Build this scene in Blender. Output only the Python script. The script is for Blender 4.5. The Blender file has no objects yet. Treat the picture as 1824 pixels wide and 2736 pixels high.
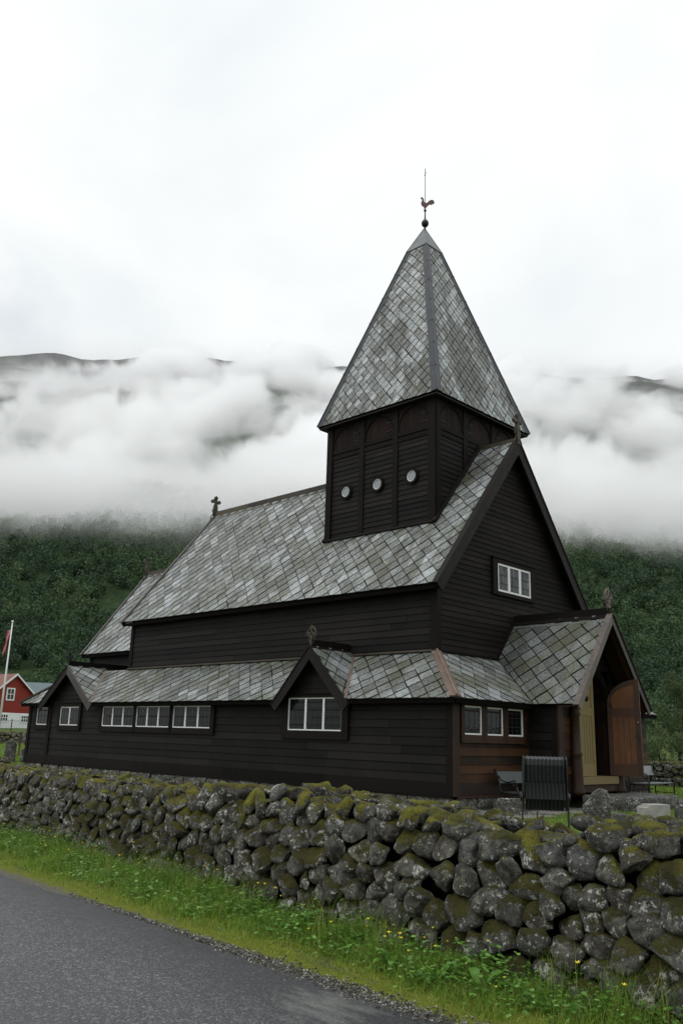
import bpy, math, random
import numpy as np
from mathutils import Vector, Matrix, noise as mn
random.seed(7); rng = np.random.default_rng(7)
R = math.radians
S = bpy.context.scene
COL = S.collection

# ------------------------------------------------------------------ camera
CAM = Vector((13.4478, -18.0092, 1.3283))
YAW, PITCH, ROLL, FOC = 2.3465, 0.2598, 0.0295, 2272.86
fw = Vector((math.cos(YAW)*math.cos(PITCH), math.sin(YAW)*math.cos(PITCH), math.sin(PITCH)))
rt = fw.cross(Vector((0, 0, 1))).normalized(); up = rt.cross(fw)
r2 = rt*math.cos(ROLL)+up*math.sin(ROLL); u2 = -rt*math.sin(ROLL)+up*math.cos(ROLL)
cd = bpy.data.cameras.new('camera'); cam = bpy.data.objects.new('camera', cd); COL.objects.link(cam)
m = Matrix((r2, u2, -fw)).transposed().to_4x4(); m.translation = CAM; cam.matrix_world = m
cd.sensor_fit = 'VERTICAL'; cd.sensor_height = 36; cd.lens = 36*FOC/2736
cd.clip_start = .1; cd.clip_end = 8000
S.camera = cam

# ------------------------------------------------------------------ render, world, sun
S.view_settings.view_transform = 'Standard'; S.view_settings.look = 'None'
S.view_settings.exposure = .12; S.view_settings.gamma = 1
S.render.engine = 'CYCLES'
S.cycles.use_denoising = True
S.cycles.max_bounces = 20; S.cycles.diffuse_bounces = 3; S.cycles.glossy_bounces = 3
S.cycles.volume_bounces = 14; S.cycles.transparent_max_bounces = 12
S.cycles.volume_step_rate = 0.3; S.cycles.volume_max_steps = 512
S.cycles.sample_clamp_indirect = 8
SUN_EL, SUN_ROT = R(52), R(200)
w = bpy.data.worlds.new('World'); S.world = w; w.use_nodes = True
nt = w.node_tree; nt.nodes.clear()

def N(nt, typ, **kw):
    n = nt.nodes.new(typ)
    for k, v in kw.items():
        if k.startswith('i_'):
            key = k[2:]
            key = int(key) if key.isdigit() else key.replace('_', ' ')
            n.inputs[key].default_value = v
        else:
            setattr(n, k, v)
    return n
def ramp(nt, fac, stops, interp='LINEAR'):
    n = nt.nodes.new('ShaderNodeValToRGB'); n.color_ramp.interpolation = interp
    e = n.color_ramp.elements
    while len(e) > 1: e.remove(e[-1])
    for i, (p, c) in enumerate(stops):
        q = e[0] if i == 0 else e.new(p)
        q.position = p
        q.color = (c, c, c, 1) if isinstance(c, (int, float)) else (*c, 1)
    nt.links.new(fac, n.inputs[0]); return n.outputs[0]
def math_(nt, op, a, b=None, c=None, clamp=False):
    n = nt.nodes.new('ShaderNodeMath'); n.operation = op; n.use_clamp = clamp
    for i, v in enumerate((a, b, c)):
        if v is None: continue
        if isinstance(v, (int, float)): n.inputs[i].default_value = v
        else: nt.links.new(v, n.inputs[i])
    return n.outputs[0]
def mixc(nt, fac, a, b, blend='MIX'):
    n = nt.nodes.new('ShaderNodeMix'); n.data_type = 'RGBA'; n.blend_type = blend
    for idx, v in ((0, fac), (6, a), (7, b)):
        if isinstance(v, (int, float)): n.inputs[idx].default_value = v
        elif isinstance(v, tuple): n.inputs[idx].default_value = (*v, 1)
        else: nt.links.new(v, n.inputs[idx])
    return n.outputs[2]
def noise(nt, vec, scale, detail=4, rough=.55, dist=0, out=0):
    n = nt.nodes.new('ShaderNodeTexNoise'); n.inputs['Scale'].default_value = scale
    n.inputs['Detail'].default_value = detail; n.inputs['Roughness'].default_value = rough
    n.inputs['Distortion'].default_value = dist
    if vec is not None: nt.links.new(vec, n.inputs['Vector'])
    return n.outputs[out]
def mapping(nt, vec, scale=(1, 1, 1), rot=(0, 0, 0), loc=(0, 0, 0)):
    n = nt.nodes.new('ShaderNodeMapping'); n.inputs['Scale'].default_value = scale
    n.inputs['Rotation'].default_value = rot; n.inputs['Location'].default_value = loc
    nt.links.new(vec, n.inputs['Vector']); return n.outputs[0]

sky = N(nt, 'ShaderNodeTexSky', sky_type='NISHITA'); sky.sun_disc = False
sky.sun_elevation = SUN_EL; sky.sun_rotation = SUN_ROT
tc = nt.nodes.new('ShaderNodeTexCoord')
v1 = mapping(nt, tc.outputs['Generated'], (1.0, 1.0, 1.7), (0, 0, .4))
c1 = noise(nt, v1, 2.6, 6, .5, .4)
c2 = noise(nt, mapping(nt, tc.outputs['Generated'], (1, 1, 1.6), (0, 0, 1.2), (3, 1, 2)), 1.3, 4, .5, .3)
cl = ramp(nt, c1, [(.28, (8.0, 8.45, 8.65)), (.5, (9.1, 9.4, 9.5)), (.68, (9.9, 10., 10.))])
# thin patches where pale blue shows
cover = ramp(nt, c2, [(.30, .82), (.40, 1)])
bg = N(nt, 'ShaderNodeBackground', i_Strength=.1)
bd = N(nt, 'ShaderNodeVectorMath', operation='DISTANCE', i_1=(-.8355, .3466, .4264)); nt.links.new(mapping(nt, tc.outputs['Generated'], (1, 1, 1)), bd.inputs[0])
bm_ = math_(nt, 'ADD', bd.outputs['Value'], math_(nt, 'MULTIPLY', math_(nt, 'SUBTRACT', noise(nt, tc.outputs['Generated'], 14., 4, .6), .5), .10))
cover = math_(nt, 'MULTIPLY', cover, ramp(nt, bm_, [(.0, .78), (.07, 1)]))
skyc = mixc(nt, cover, sky.outputs[0], cl)
sg_ = N(nt, 'ShaderNodeSeparateXYZ'); nt.links.new(tc.outputs['Generated'], sg_.inputs[0])
zen = ramp(nt, sg_.outputs[2], [(.0, .90), (.45, .97), (.72, 1.0)]); zen2 = math_(nt, 'ADD', zen, math_(nt, 'MULTIPLY', math_(nt, 'SUBTRACT', sg_.outputs[2], .74, clamp=True), 3.6))
nt.links.new(math_(nt, 'MULTIPLY', zen2, .1), bg.inputs[1])
nt.links.new(skyc, bg.inputs[0])
nt.links.new(bg.outputs[0], N(nt, 'ShaderNodeOutputWorld').inputs[0])
ld = bpy.data.lights.new('sun', 'SUN'); ld.energy = .6; ld.angle = R(25); ld.color = (1, .97, .93)
sun = bpy.data.objects.new('sun', ld); COL.objects.link(sun)
az = math.pi/2-SUN_ROT
sdir = Vector((math.cos(az)*math.cos(SUN_EL), math.sin(az)*math.cos(SUN_EL), math.sin(SUN_EL)))
sun.rotation_euler = (-sdir).to_track_quat('-Z', 'Y').to_euler()

# ------------------------------------------------------------------ materials
def mat(name, build):
    mt = bpy.data.materials.new(name); mt.use_nodes = True; t = mt.node_tree
    b = t.nodes['Principled BSDF']; build(t, b); return mt
def P(t): return t.nodes.new('ShaderNodeNewGeometry').outputs['Position']
def RI(t): return t.nodes.new('ShaderNodeNewGeometry').outputs['Random Per Island']
def bump(t, b, h, strength=.4, dist=.02):
    n = N(t, 'ShaderNodeBump', i_Strength=strength, i_Distance=dist)
    t.links.new(h, n.inputs['Height']); t.links.new(n.outputs[0], b.inputs['Normal'])
def simple(name, col, rough=.6, metal=0, spec=.5, var=.15, scale=8, bmp=.15, bd=.004):
    def f(t, b):
        p = P(t); n = noise(t, p, scale, 5)
        a = tuple(c*(1-var) for c in col); d = tuple(min(1, c*(1+var)) for c in col)
        t.links.new(mixc(t, ramp(t, n, [(.3, 0), (.7, 1)]), a, d), b.inputs['Base Color'])
        b.inputs['Roughness'].default_value = rough; b.inputs['Metallic'].default_value = metal
        b.inputs['Specular IOR Level'].default_value = spec
        if bmp: bump(t, b, noise(t, p, scale*5, 3), bmp, bd)
    return mat(name, f)
def wood(name, dark, light, stretch=(1.2, 1.2, 22), rough=.55, spec=.3, amt=(.35, .75), grain=.35):
    def f(t, b):
        p = P(t); r = RI(t)
        off = N(t, 'ShaderNodeCombineXYZ'); t.links.new(math_(t, 'MULTIPLY', r, 37.), off.inputs[0]); t.links.new(math_(t, 'MULTIPLY', r, 91.), off.inputs[2])
        ad = N(t, 'ShaderNodeVectorMath', operation='ADD'); t.links.new(p, ad.inputs[0]); t.links.new(off.outputs[0], ad.inputs[1])
        g = noise(t, mapping(t, ad.outputs[0], stretch), 3., 7, .6, .4)
        big = noise(t, p, .9, 4, .6)
        f1 = math_(t, 'ADD', math_(t, 'MULTIPLY', g, .55), math_(t, 'MULTIPLY', big, .45))
        f2 = math_(t, 'ADD', f1, math_(t, 'MULTIPLY', math_(t, 'SUBTRACT', r, .5), .34))
        t.links.new(mixc(t, ramp(t, f2, [(amt[0], 0), (amt[1], 1)]), dark, light), b.inputs['Base Color'])
        t.links.new(ramp(t, g, [(.3, rough-.1), (.7, rough+.15)]), b.inputs['Roughness'])
        b.inputs['Specular IOR Level'].default_value = spec
        bump(t, b, g, grain, .006)
    return mat(name, f)

HZ = (1.2, 1.2, 22); VT = (16, 16, .9)
M = {}
M['tar'] = wood('tarred boards', (.0030, .0026, .0024), (.0165, .0140, .0125), HZ, .62, .14, (.3, .8))
M['tarv'] = wood('tarred posts', (.0035, .0028, .0025), (.0125, .0095, .0078), VT, .68, .12, (.3, .8))
M['tarred'] = wood('reddish tarred boards', (.006, .0032, .0024), (.020, .0095, .0065), VT, .65, .13, (.3, .8))
M['tarw'] = wood('weathered tarred gable boards', (.0042, .0032, .0028), (.018, .0130, .0105), HZ, .68, .13, (.3, .8))
M['brown'] = wood('brown worn boards', (.0055, .0036, .0025), (.088, .036, .012), HZ, .6, .2, (.36, .90))
M['brownv'] = wood('brown worn posts', (.008, .0045, .003), (.055, .023, .010), VT, .55, .25, (.35, .8))
M['barge'] = wood('weathered barge board', (.012, .009, .0075), (.08, .062, .05), (3, 3, 3), .45, .4, (.4, .78))
M['bargegrey'] = wood('grey barge board', (.05, .04, .034), (.20, .165, .145), (3, 3, 3), .5, .35, (.35, .75))
M['bargedark'] = wood('dark barge board', (.005, .0045, .004), (.022, .019, .017), (3, 3, 3), .6, .16, (.35, .8))
M['cap'] = wood('mossy ridge board', (.022, .018, .012), (.085, .072, .045), (3, 3, 3), .55, .35, (.35, .7))
M['copper'] = wood('brown weathered hip board', (.045, .031, .024), (.20, .14, .11), (2.5, 2.5, 2.5), .5, .35, (.3, .75))
M['door'] = wood('varnished door panel', (.03, .010, .003), (.235, .086, .022), VT, .45, .4, (.3, .75))
M['doorrail'] = wood('dark varnished door rail', (.018, .0075, .0035), (.085, .034, .012), VT, .45, .4, (.3, .8))
M['olive'] = wood('olive painted wood', (.15, .115, .045), (.22, .17, .07), VT, .55, .35, (.2, .9), .1)
M['shade'] = simple('dark interior', (.004, .0035, .003), .9, 0, .05, .1, 4, 0)  # near-black colour stands in for shade in doorway, eaves and gaps
M['white'] = simple('white paint', (.72, .73, .72), .45, 0, .4, .06, 20, .05)
M['lead'] = simple('lead bars', (.040, .048, .05), .5, .3, .5, .2, 30, 0)
M['leadgrey'] = simple('lead flashing', (.028, .032, .038), .42, .4, .5, .35, 3, .2)
M['leadlight'] = simple('pale lead cap', (.13, .14, .138), .5, .3, .5, .2, 3, .15)
M['iron'] = simple('dark iron', (.02, .02, .021), .4, .6, .5, .2, 30, .1)
M['vane'] = simple('weathered copper vane', (.10, .06, .052), .5, .5, .4, .2, 30, .1)
M['brass'] = simple('brass knob', (.45, .33, .12), .3, 1, .5, .1, 30, 0)
M['housing'] = simple('dark painted metal', (.016, .017, .019), .42, .0, .5, .1, 20, .05)
M['benchwood'] = wood('grey green bench planks', (.022, .032, .030), (.045, .060, .056), (9, 2, 9), .35, .5, (.3, .7), .1)
M['paleplank'] = wood('pale grey bench planks', (.10, .115, .12), (.19, .21, .22), (9, 2, 9), .35, .5, (.3, .7), .1)
M['red'] = wood('red painted boards', (.16, .017, .012), (.27, .030, .020), (7, 7, .3), .6, .3, (.2, .8), .2)
M['redroof'] = simple('red roof tiles', (.17, .065, .048), .6, 0, .4, .2, 1, .2)
M['greyroof'] = simple('grey sheet roof', (.085, .12, .135), .5, 0, .4, .1, 1, .1)
M['pane_far'] = simple('dark far pane', (.01, .011, .012), .2, 0, .5, .1, 1, 0)
M['concrete'] = simple('pale concrete', (.30, .30, .27), .8, 0, .3, .2, 6, .3, .01)
M['red2'] = simple('red cloth', (.45, .03, .04), .8, 0, .2, .1, 3, 0)
M['blueflag'] = simple('blue cloth', (.03, .05, .20), .8, 0, .2, .1, 3, 0)
M['bark'] = simple('bark', (.05, .042, .035), .9, 0, .2, .4, 5, .5, .03)

def glass(name, col, rough):
    def f(t, b):
        p = P(t)
        n = noise(t, mapping(t, p, (3, 3, .8)), 2.2, 5, .6)
        t.links.new(mixc(t, ramp(t, n, [(.4, 0), (.75, 1)]), tuple(c*.45 for c in col), tuple(c*1.8 for c in col)), b.inputs['Base Color'])
        b.inputs['Roughness'].default_value = rough
        b.inputs['Specular IOR Level'].default_value = .5
        bump(t, b, noise(t, p, 7., 2), .12, .01)
        b.inputs['Specular IOR Level'].default_value = .18
    return mat(name, f)
M['glass'] = glass('old window glass', (.007, .008, .008), .05)
M['glasspale'] = glass('curtained window glass', (.10, .105, .11), .12)  # paler grey base colour than the other panes
def _port(t, b):
    b.inputs['Base Color'].default_value = (.27, .30, .32, 1); b.inputs['Roughness'].default_value = .25
    bump(t, b, noise(t, P(t), 9, 3), .2, .01)
M['porthole'] = mat('frosted porthole glass', _port)

def slate(name, seed, moss=1.0, light=1.0, streak=0., sdir=(1.5, 1.5, .28)):
    def f(t, b):
        p = P(t); r = RI(t)
        off = N(t, 'ShaderNodeCombineXYZ'); t.links.new(math_(t, 'MULTIPLY', r, 53.), off.inputs[0]); t.links.new(math_(t, 'MULTIPLY', r, 17.), off.inputs[1]); off.inputs[2].default_value = seed
        ad = N(t, 'ShaderNodeVectorMath', operation='ADD'); t.links.new(p, ad.inputs[0]); t.links.new(off.outputs[0], ad.inputs[1]); q = ad.outputs[0]
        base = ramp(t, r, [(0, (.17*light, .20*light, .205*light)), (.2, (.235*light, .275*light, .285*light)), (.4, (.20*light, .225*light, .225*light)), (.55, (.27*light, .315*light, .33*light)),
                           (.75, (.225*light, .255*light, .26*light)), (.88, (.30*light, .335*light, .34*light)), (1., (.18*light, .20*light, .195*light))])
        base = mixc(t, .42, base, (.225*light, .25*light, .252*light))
        # flaky mottling inside every slate, laid along its cleavage
        perf = math_(t, 'FRACT', math_(t, 'MULTIPLY', r, 13.7))
        fl = noise(t, mapping(t, q, (15, 15, 4), (.5, .3, .6)), 1.0, 8, .80, .9)
        flm = math_(t, 'ADD', fl, math_(t, 'MULTIPLY', math_(t, 'SUBTRACT', perf, .5), .13))
        c = mixc(t, ramp(t, flm, [(.485, .0), (.53, .92)]), base, (.062*light, .060*light, .052*light))
        pale = noise(t, mapping(t, q, (26, 26, 9), (.2, .4, .2)), 1.3, 6, .8, .8)
        palem = math_(t, 'SUBTRACT', pale, math_(t, 'MULTIPLY', math_(t, 'SUBTRACT', perf, .5), .08))
        c = mixc(t, ramp(t, palem, [(.535, 0), (.58, .85)]), c, (.58*light, .60*light, .59*light))
        # olive lichen wash over groups of slates
        big = noise(t, mapping(t, p, (1, 1, .45), (0, 0, 0), (seed, 0, 0)), .75, 5, .62, .6)
        perr = math_(t, 'FRACT', math_(t, 'MULTIPLY', r, 7.31))
        lm = math_(t, 'ADD', big, math_(t, 'MULTIPLY', math_(t, 'SUBTRACT', perr, .5), .11))
        fine = noise(t, p, 38., 4, .7)
        lf = math_(t, 'MULTIPLY', ramp(t, lm, [(.50-.03*moss, 0), (.66-.03*moss, .85*min(1, moss))]), ramp(t, fine, [(.33, .25), (.55, 1)]))
        c = mixc(t, lf, c, (.070, .074, .032))
        # yellow green spots
        sp = noise(t, p, 21., 4, .75, 1.)
        zone = noise(t, p, .5, 2)
        spf = math_(t, 'MULTIPLY', ramp(t, sp, [(.60, 0), (.66, .8)]), ramp(t, zone, [(.42, 0), (.6, moss if moss < 1 else 1)]))
        c = mixc(t, spf, c, (.36, .38, .17))
        if streak:
            sv = noise(t, mapping(t, p, sdir, (0, 0, 0), (seed*3, 0, 0)), 1.1, 6, .7, .5)
            c = mixc(t, math_(t, 'MULTIPLY', ramp(t, sv, [(.48, 0), (.58, streak)]), ramp(t, fl, [(.3, .5), (.6, 1)])), c, (.045, .045, .028))
        t.links.new(c, b.inputs['Base Color'])
        t.links.new(ramp(t, fl, [(.35, .36), (.65, .62)]), b.inputs['Roughness'])
        b.inputs['Specular IOR Level'].default_value = .55
        bump(t, b, math_(t, 'ADD', fl, math_(t, 'MULTIPLY', fine, .4)), .55, .012)
    return mat(name, f)
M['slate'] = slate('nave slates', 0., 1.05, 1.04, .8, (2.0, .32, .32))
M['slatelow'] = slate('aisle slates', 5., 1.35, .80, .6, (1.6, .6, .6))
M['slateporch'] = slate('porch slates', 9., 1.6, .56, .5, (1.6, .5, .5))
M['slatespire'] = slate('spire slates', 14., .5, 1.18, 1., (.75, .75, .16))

def _stone(t, b, mossy=1., lift=1.5):
    p = P(t); r = RI(t)
    off = N(t, 'ShaderNodeCombineXYZ'); t.links.new(math_(t, 'MULTIPLY', r, 53.), off.inputs[0]); t.links.new(math_(t, 'MULTIPLY', r, 29.), off.inputs[1])
    ad = N(t, 'ShaderNodeVectorMath', operation='ADD'); t.links.new(p, ad.inputs[0]); t.links.new(off.outputs[0], ad.inputs[1]); q = ad.outputs[0]
    base = ramp(t, r, [(0, (.060*lift, .058*lift, .052*lift)), (.2, (.095*lift, .090*lift, .078*lift)), (.4, (.058*lift, .048*lift, .039*lift)), (.6, (.078*lift, .080*lift, .076*lift)), (.8, (.115*lift, .108*lift, .090*lift)), (1, (.050*lift, .049*lift, .045*lift))])
    n1 = noise(t, q, 8., 8, .76, .3)
    c = mixc(t, ramp(t, n1, [(.42, 0), (.56, .9)]), base, (.020*lift, .018*lift, .014*lift))
    n2 = noise(t, q, 15., 7, .78)
    c = mixc(t, ramp(t, n2, [(.53, 0), (.59, .65)]), c, (.17*lift, .175*lift, .135*lift))
    zn = noise(t, q, 3.6, 3, .6)
    n3 = math_(t, 'ADD', noise(t, q, 27., 4, .7), math_(t, 'MULTIPLY', math_(t, 'SUBTRACT', zn, .5), .55))
    c = mixc(t, ramp(t, n3, [(.60, 0), (.635, .85)]), c, (.40*lift, .405*lift, .365*lift))
    spk = noise(t, p, 90., 3, .7)
    c = mixc(t, ramp(t, spk, [(.35, .45), (.6, 0)]), c, (.02, .019, .016))
    g = t.nodes.new('ShaderNodeNewGeometry')
    sx = N(t, 'ShaderNodeSeparateXYZ'); t.links.new(g.outputs['Normal'], sx.inputs[0])
    mzone = noise(t, p, 1.6, 6, .7, .3)
    px = N(t, 'ShaderNodeSeparateXYZ'); t.links.new(p, px.inputs[0])
    hi = ramp(t, math_(t, 'MULTIPLY', math_(t, 'ADD', px.outputs[2], .4), .8), [(.1, -.12), (.95, .09)])
    mf = math_(t, 'ADD', math_(t, 'MULTIPLY', sx.outputs[2], .36), math_(t, 'MULTIPLY', mzone, 1.22))
    mf = math_(t, 'ADD', mf, math_(t, 'MULTIPLY', math_(t, 'SUBTRACT', r, .5), .16))
    mf = math_(t, 'ADD', mf, math_(t, 'MULTIPLY', math_(t, 'SUBTRACT', noise(t, p, 16., 4, .7), .5), .3))
    mfac = ramp(t, mf, [(.76/mossy, 0), (.86/mossy, 1)])
    mn_ = noise(t, p, 55., 4, .7)
    mc = mixc(t, ramp(t, noise(t, p, 3.3, 3), [(.35, 0), (.65, 1)]), (.040, .038, .006), (.20, .19, .018))
    mc = mixc(t, ramp(t, px.outputs[2], [(.25, .75), (.62, 0)]), mc, (.036, .032, .008))
    mc = mixc(t, ramp(t, mn_, [(.3, .7), (.6, 0)]), mc, (.022, .022, .004))
    c = mixc(t, mfac, c, mc)
    t.links.new(c, b.inputs['Base Color'])
    t.links.new(ramp(t, mfac, [(0, .72), (1, .95)]), b.inputs['Roughness'])
    b.inputs['Specular IOR Level'].default_value = .3
    bump(t, b, math_(t, 'ADD', math_(t, 'ADD', n1, math_(t, 'MULTIPLY', spk, .25)), math_(t, 'MULTIPLY', mfac, math_(t, 'MULTIPLY', mn_, 1.1))), 1., .04)
M['stone'] = mat('lichen covered field stone', _stone)
M['found'] = mat('foundation stone', lambda t, b: _stone(t, b, .66, 1.35))
M['grave'] = mat('lichen covered gravestone', lambda t, b: _stone(t, b, .60, 1.5))
M['step'] = mat('worn step stone', lambda t, b: _stone(t, b, .55, 1.25))

def _asphalt(t, b):
    p = P(t)
    v = N(t, 'ShaderNodeTexVoronoi', i_Scale=95.); t.links.new(p, v.inputs['Vector'])
    sep = N(t, 'ShaderNodeSeparateColor'); t.links.new(v.outputs['Color'], sep.inputs[0])
    v2 = N(t, 'ShaderNodeTexVoronoi', i_Scale=52.); t.links.new(p, v2.inputs['Vector'])
    sep2 = N(t, 'ShaderNodeSeparateColor'); t.links.new(v2.outputs['Color'], sep2.inputs[0])
    c = ramp(t, sep.outputs[0], [(0, (.022, .023, .026)), (.55, (.036, .038, .042)), (.85, (.062, .064, .069)), (.95, (.12, .12, .12)), (1, (.22, .22, .21))])
    c = mixc(t, ramp(t, sep2.outputs[1], [(.90, 0), (.94, .55)]), c, (.20, .20, .195))
    big = noise(t, p, .6, 5, .6, .3)
    c = mixc(t, ramp(t, big, [(.35, .4), (.6, 0)]), c, (.030, .031, .034))
    sx = N(t, 'ShaderNodeSeparateXYZ'); t.links.new(p, sx.inputs[0])
    # the seldom driven margin next to the verge is darker, fresher bitumen
    ey = math_(t, 'SUBTRACT', math_(t, 'ADD', -12.72, math_(t, 'MULTIPLY', sx.outputs[0], -.06)), sx.outputs[1])
    ey = math_(t, 'ADD', ey, math_(t, 'MULTIPLY', math_(t, 'SUBTRACT', noise(t, p, 1.4, 4), .5), .5))
    c = mixc(t, ramp(t, ey, [(.1, .72), (1.5, 0)]), c, (.021, .0225, .026))
    c = mixc(t, ramp(t, math_(t, 'MULTIPLY', ey, .25), [(.2, 0), (.75, .28)]), c, (.085, .088, .092))
    # pale dusty patch
    dd = N(t, 'ShaderNodeVectorMath', operation='DISTANCE', i_1=(9.15, -13.62, -.35)); t.links.new(mapping(t, p, (1, 1, 1)), dd.inputs[0])
    pm = math_(t, 'ADD', dd.outputs['Value'], math_(t, 'MULTIPLY', math_(t, 'SUBTRACT', noise(t, mapping(t, p, (1, 3, 1)), 3., 6, .7), .5), 1.5))
    c = mixc(t, ramp(t, pm, [(.0, .55), (.42, 0)]), c, (.19, .19, .175))
    t.links.new(c, b.inputs['Base Color'])
    t.links.new(ramp(t, noise(t, p, 1.7, 3), [(.35, .42), (.65, .6)]), b.inputs['Roughness'])
    b.inputs['Specular IOR Level'].default_value = .5
    bump(t, b, math_(t, 'ADD', sep.outputs[0], math_(t, 'MULTIPLY', v.outputs['Distance'], -1.)), .55, .006)
M['asphalt'] = mat('asphalt', _asphalt)

def _ground(t, b):
    p = P(t); sx = N(t, 'ShaderNodeSeparateXYZ'); t.links.new(p, sx.inputs[0])
    n1 = noise(t, p, 2.1, 6, .65, .4); n2 = noise(t, p, 30., 5, .7); n3 = noise(t, p, .35, 4)
    grass = mixc(t, ramp(t, n2, [(.35, 0), (.65, 1)]), (.028, .052, .010), (.075, .125, .022))
    grass = mixc(t, ramp(t, n3, [(.35, 0), (.7, .6)]), grass, (.11, .13, .035))
    moss = mixc(t, ramp(t, n2, [(.3, 0), (.7, 1)]), (.080, .100, .010), (.175, .195, .022))
    grit = mixc(t, ramp(t, noise(t, p, 70., 3, .8), [(.35, 0), (.65, 1)]), (.045, .042, .034), (.20, .19, .16))
    ey = math_(t, 'SUBTRACT', sx.outputs[1], math_(t, 'ADD', -12.72, math_(t, 'MULTIPLY', sx.outputs[0], -.06)))
    nn = math_(t, 'MULTIPLY', math_(t, 'SUBTRACT', n1, .5), .8)
    mossf = ramp(t, math_(t, 'ADD', ey, nn), [(.55, 1), (.85, 0)])
    c = mixc(t, mossf, grass, moss)
    # grit: right along the asphalt and in worn patches
    gf = ramp(t, math_(t, 'ADD', ey, math_(t, 'MULTIPLY', math_(t, 'SUBTRACT', noise(t, p, 5., 5, .7), .5), .32)), [(.06, 1), (.14, 0)])
    c = mixc(t, gf, c, grit)
    pf = math_(t, 'MULTIPLY', ramp(t, noise(t, mapping(t, p, (.7, 2, 1)), 2.3, 6, .7, .5), [(.55, 0), (.64, .85)]), ramp(t, ey, [(.4, 1), (.8, 0)]))
    c = mixc(t, pf, c, mixc(t, ramp(t, n2, [(.4, 0), (.6, 1)]), (.05, .043, .025), (.13, .12, .08)))
    t.links.new(c, b.inputs['Base Color'])
    b.inputs['Roughness'].default_value = .9; b.inputs['Specular IOR Level'].default_value = .15
    bump(t, b, math_(t, 'ADD', n2, noise(t, p, 90., 3, .7)), .8, .025)
M['ground'] = mat('mossy grass ground', _ground)
M['gravel'] = mat('loose gravel', lambda t, b: (
    t.links.new(mixc(t, ramp(t, noise(t, P(t), 45., 3, .9), [(.35, 0), (.62, 1)]), (.05, .047, .042), (.30, .285, .26)), b.inputs['Base Color']),
    bump(t, b, noise(t, P(t), 45., 2, .9), 1., .03)))
def leafm(name, stops, rough=.55, trans=.25, attr=None):
    def f(t, b):
        if attr:
            a = N(t, 'ShaderNodeAttribute', attribute_name=attr); fac = a.outputs['Fac']
        else: fac = RI(t)
        c = ramp(t, fac, stops)
        r = RI(t)
        c = mixc(t, 1., c, ramp(t, r, [(0, .72), (1, 1.28)] if not attr else [(0, .90), (1, 1.1)]), 'MULTIPLY')
        t.links.new(c, b.inputs['Base Color']); b.inputs['Roughness'].default_value = rough
        b.inputs['Specular IOR Level'].default_value = .25
        if trans:
            tr = N(t, 'ShaderNodeBsdfTranslucent'); t.links.new(c, tr.inputs[0])
            mx = N(t, 'ShaderNodeMixShader', i_0=trans); t.links.new(b.outputs[0], mx.inputs[1]); t.links.new(tr.outputs[0], mx.inputs[2])
            t.links.new(mx.outputs[0], t.nodes['Material Output'].inputs[0])
    return mat(name, f)
M['forest'] = leafm('forest leaves', [(0, (.029, .060, .032)), (.45, (.048, .090, .040)), (.8, (.070, .120, .046)), (1, (.105, .150, .056))], .6, .2, 'tint')  # cool bluish greens paint a little distance haze into the leaves
M['bush'] = leafm('bush leaves', [(0, (.045, .08, .03)), (.6, (.085, .13, .045)), (1, (.13, .18, .07))], .5, .3)
M['birch'] = leafm('birch leaves', [(0, (.035, .06, .022)), (.6, (.062, .095, .034)), (1, (.095, .13, .05))], .5, .3)
M['grass'] = leafm('grass blades', [(0, (.09, .17, .016)), (.55, (.16, .285, .032)), (.85, (.23, .33, .05)), (1, (.36, .34, .13))], .5, .35)
M['weed'] = leafm('weed leaves', [(0, (.06, .15, .02)), (.6, (.11, .24, .038)), (1, (.17, .31, .07))], .4, .3)
M['petal'] = simple('yellow petals', (.85, .66, .03), .5, 0, .3, .1, 30, 0)
M['petalwhite'] = simple('white petals', (.75, .75, .7), .5, 0, .3, .1, 30, 0)
M['stem'] = simple('plant stems', (.05, .10, .02), .6, 0, .3, .2, 30, 0)

def _mount(t, b):
    p = t.nodes.new('ShaderNodeTexCoord').outputs['Object']
    n = noise(t, p, .02, 8, .68, .5); n2 = noise(t, p, .12, 6, .7)
    veg = mixc(t, ramp(t, n2, [(.35, 0), (.65, 1)]), (.014, .030, .013), (.045, .075, .026))
    rock = mixc(t, ramp(t, noise(t, mapping(t, p, (1, 1, .3)), .06, 7, .7), [(.35, 0), (.65, 1)]), (.028, .030, .031), (.085, .088, .088))
    sx = N(t, 'ShaderNodeSeparateXYZ'); t.links.new(p, sx.inputs[0])
    hi = math_(t, 'MULTIPLY', sx.outputs[2], .00045)
    f = ramp(t, math_(t, 'ADD', n, hi), [(.64, 0), (.74, 1)])
    t.links.new(mixc(t, f, veg, rock), b.inputs['Base Color'])
    b.inputs['Roughness'].default_value = .9; b.inputs['Specular IOR Level'].default_value = .1
    bump(t, b, math_(t, 'ADD', n2, math_(t, 'MULTIPLY', n, 3.)), 1., 4.)
M['mountain'] = mat('mountain side', _mount)

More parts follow.
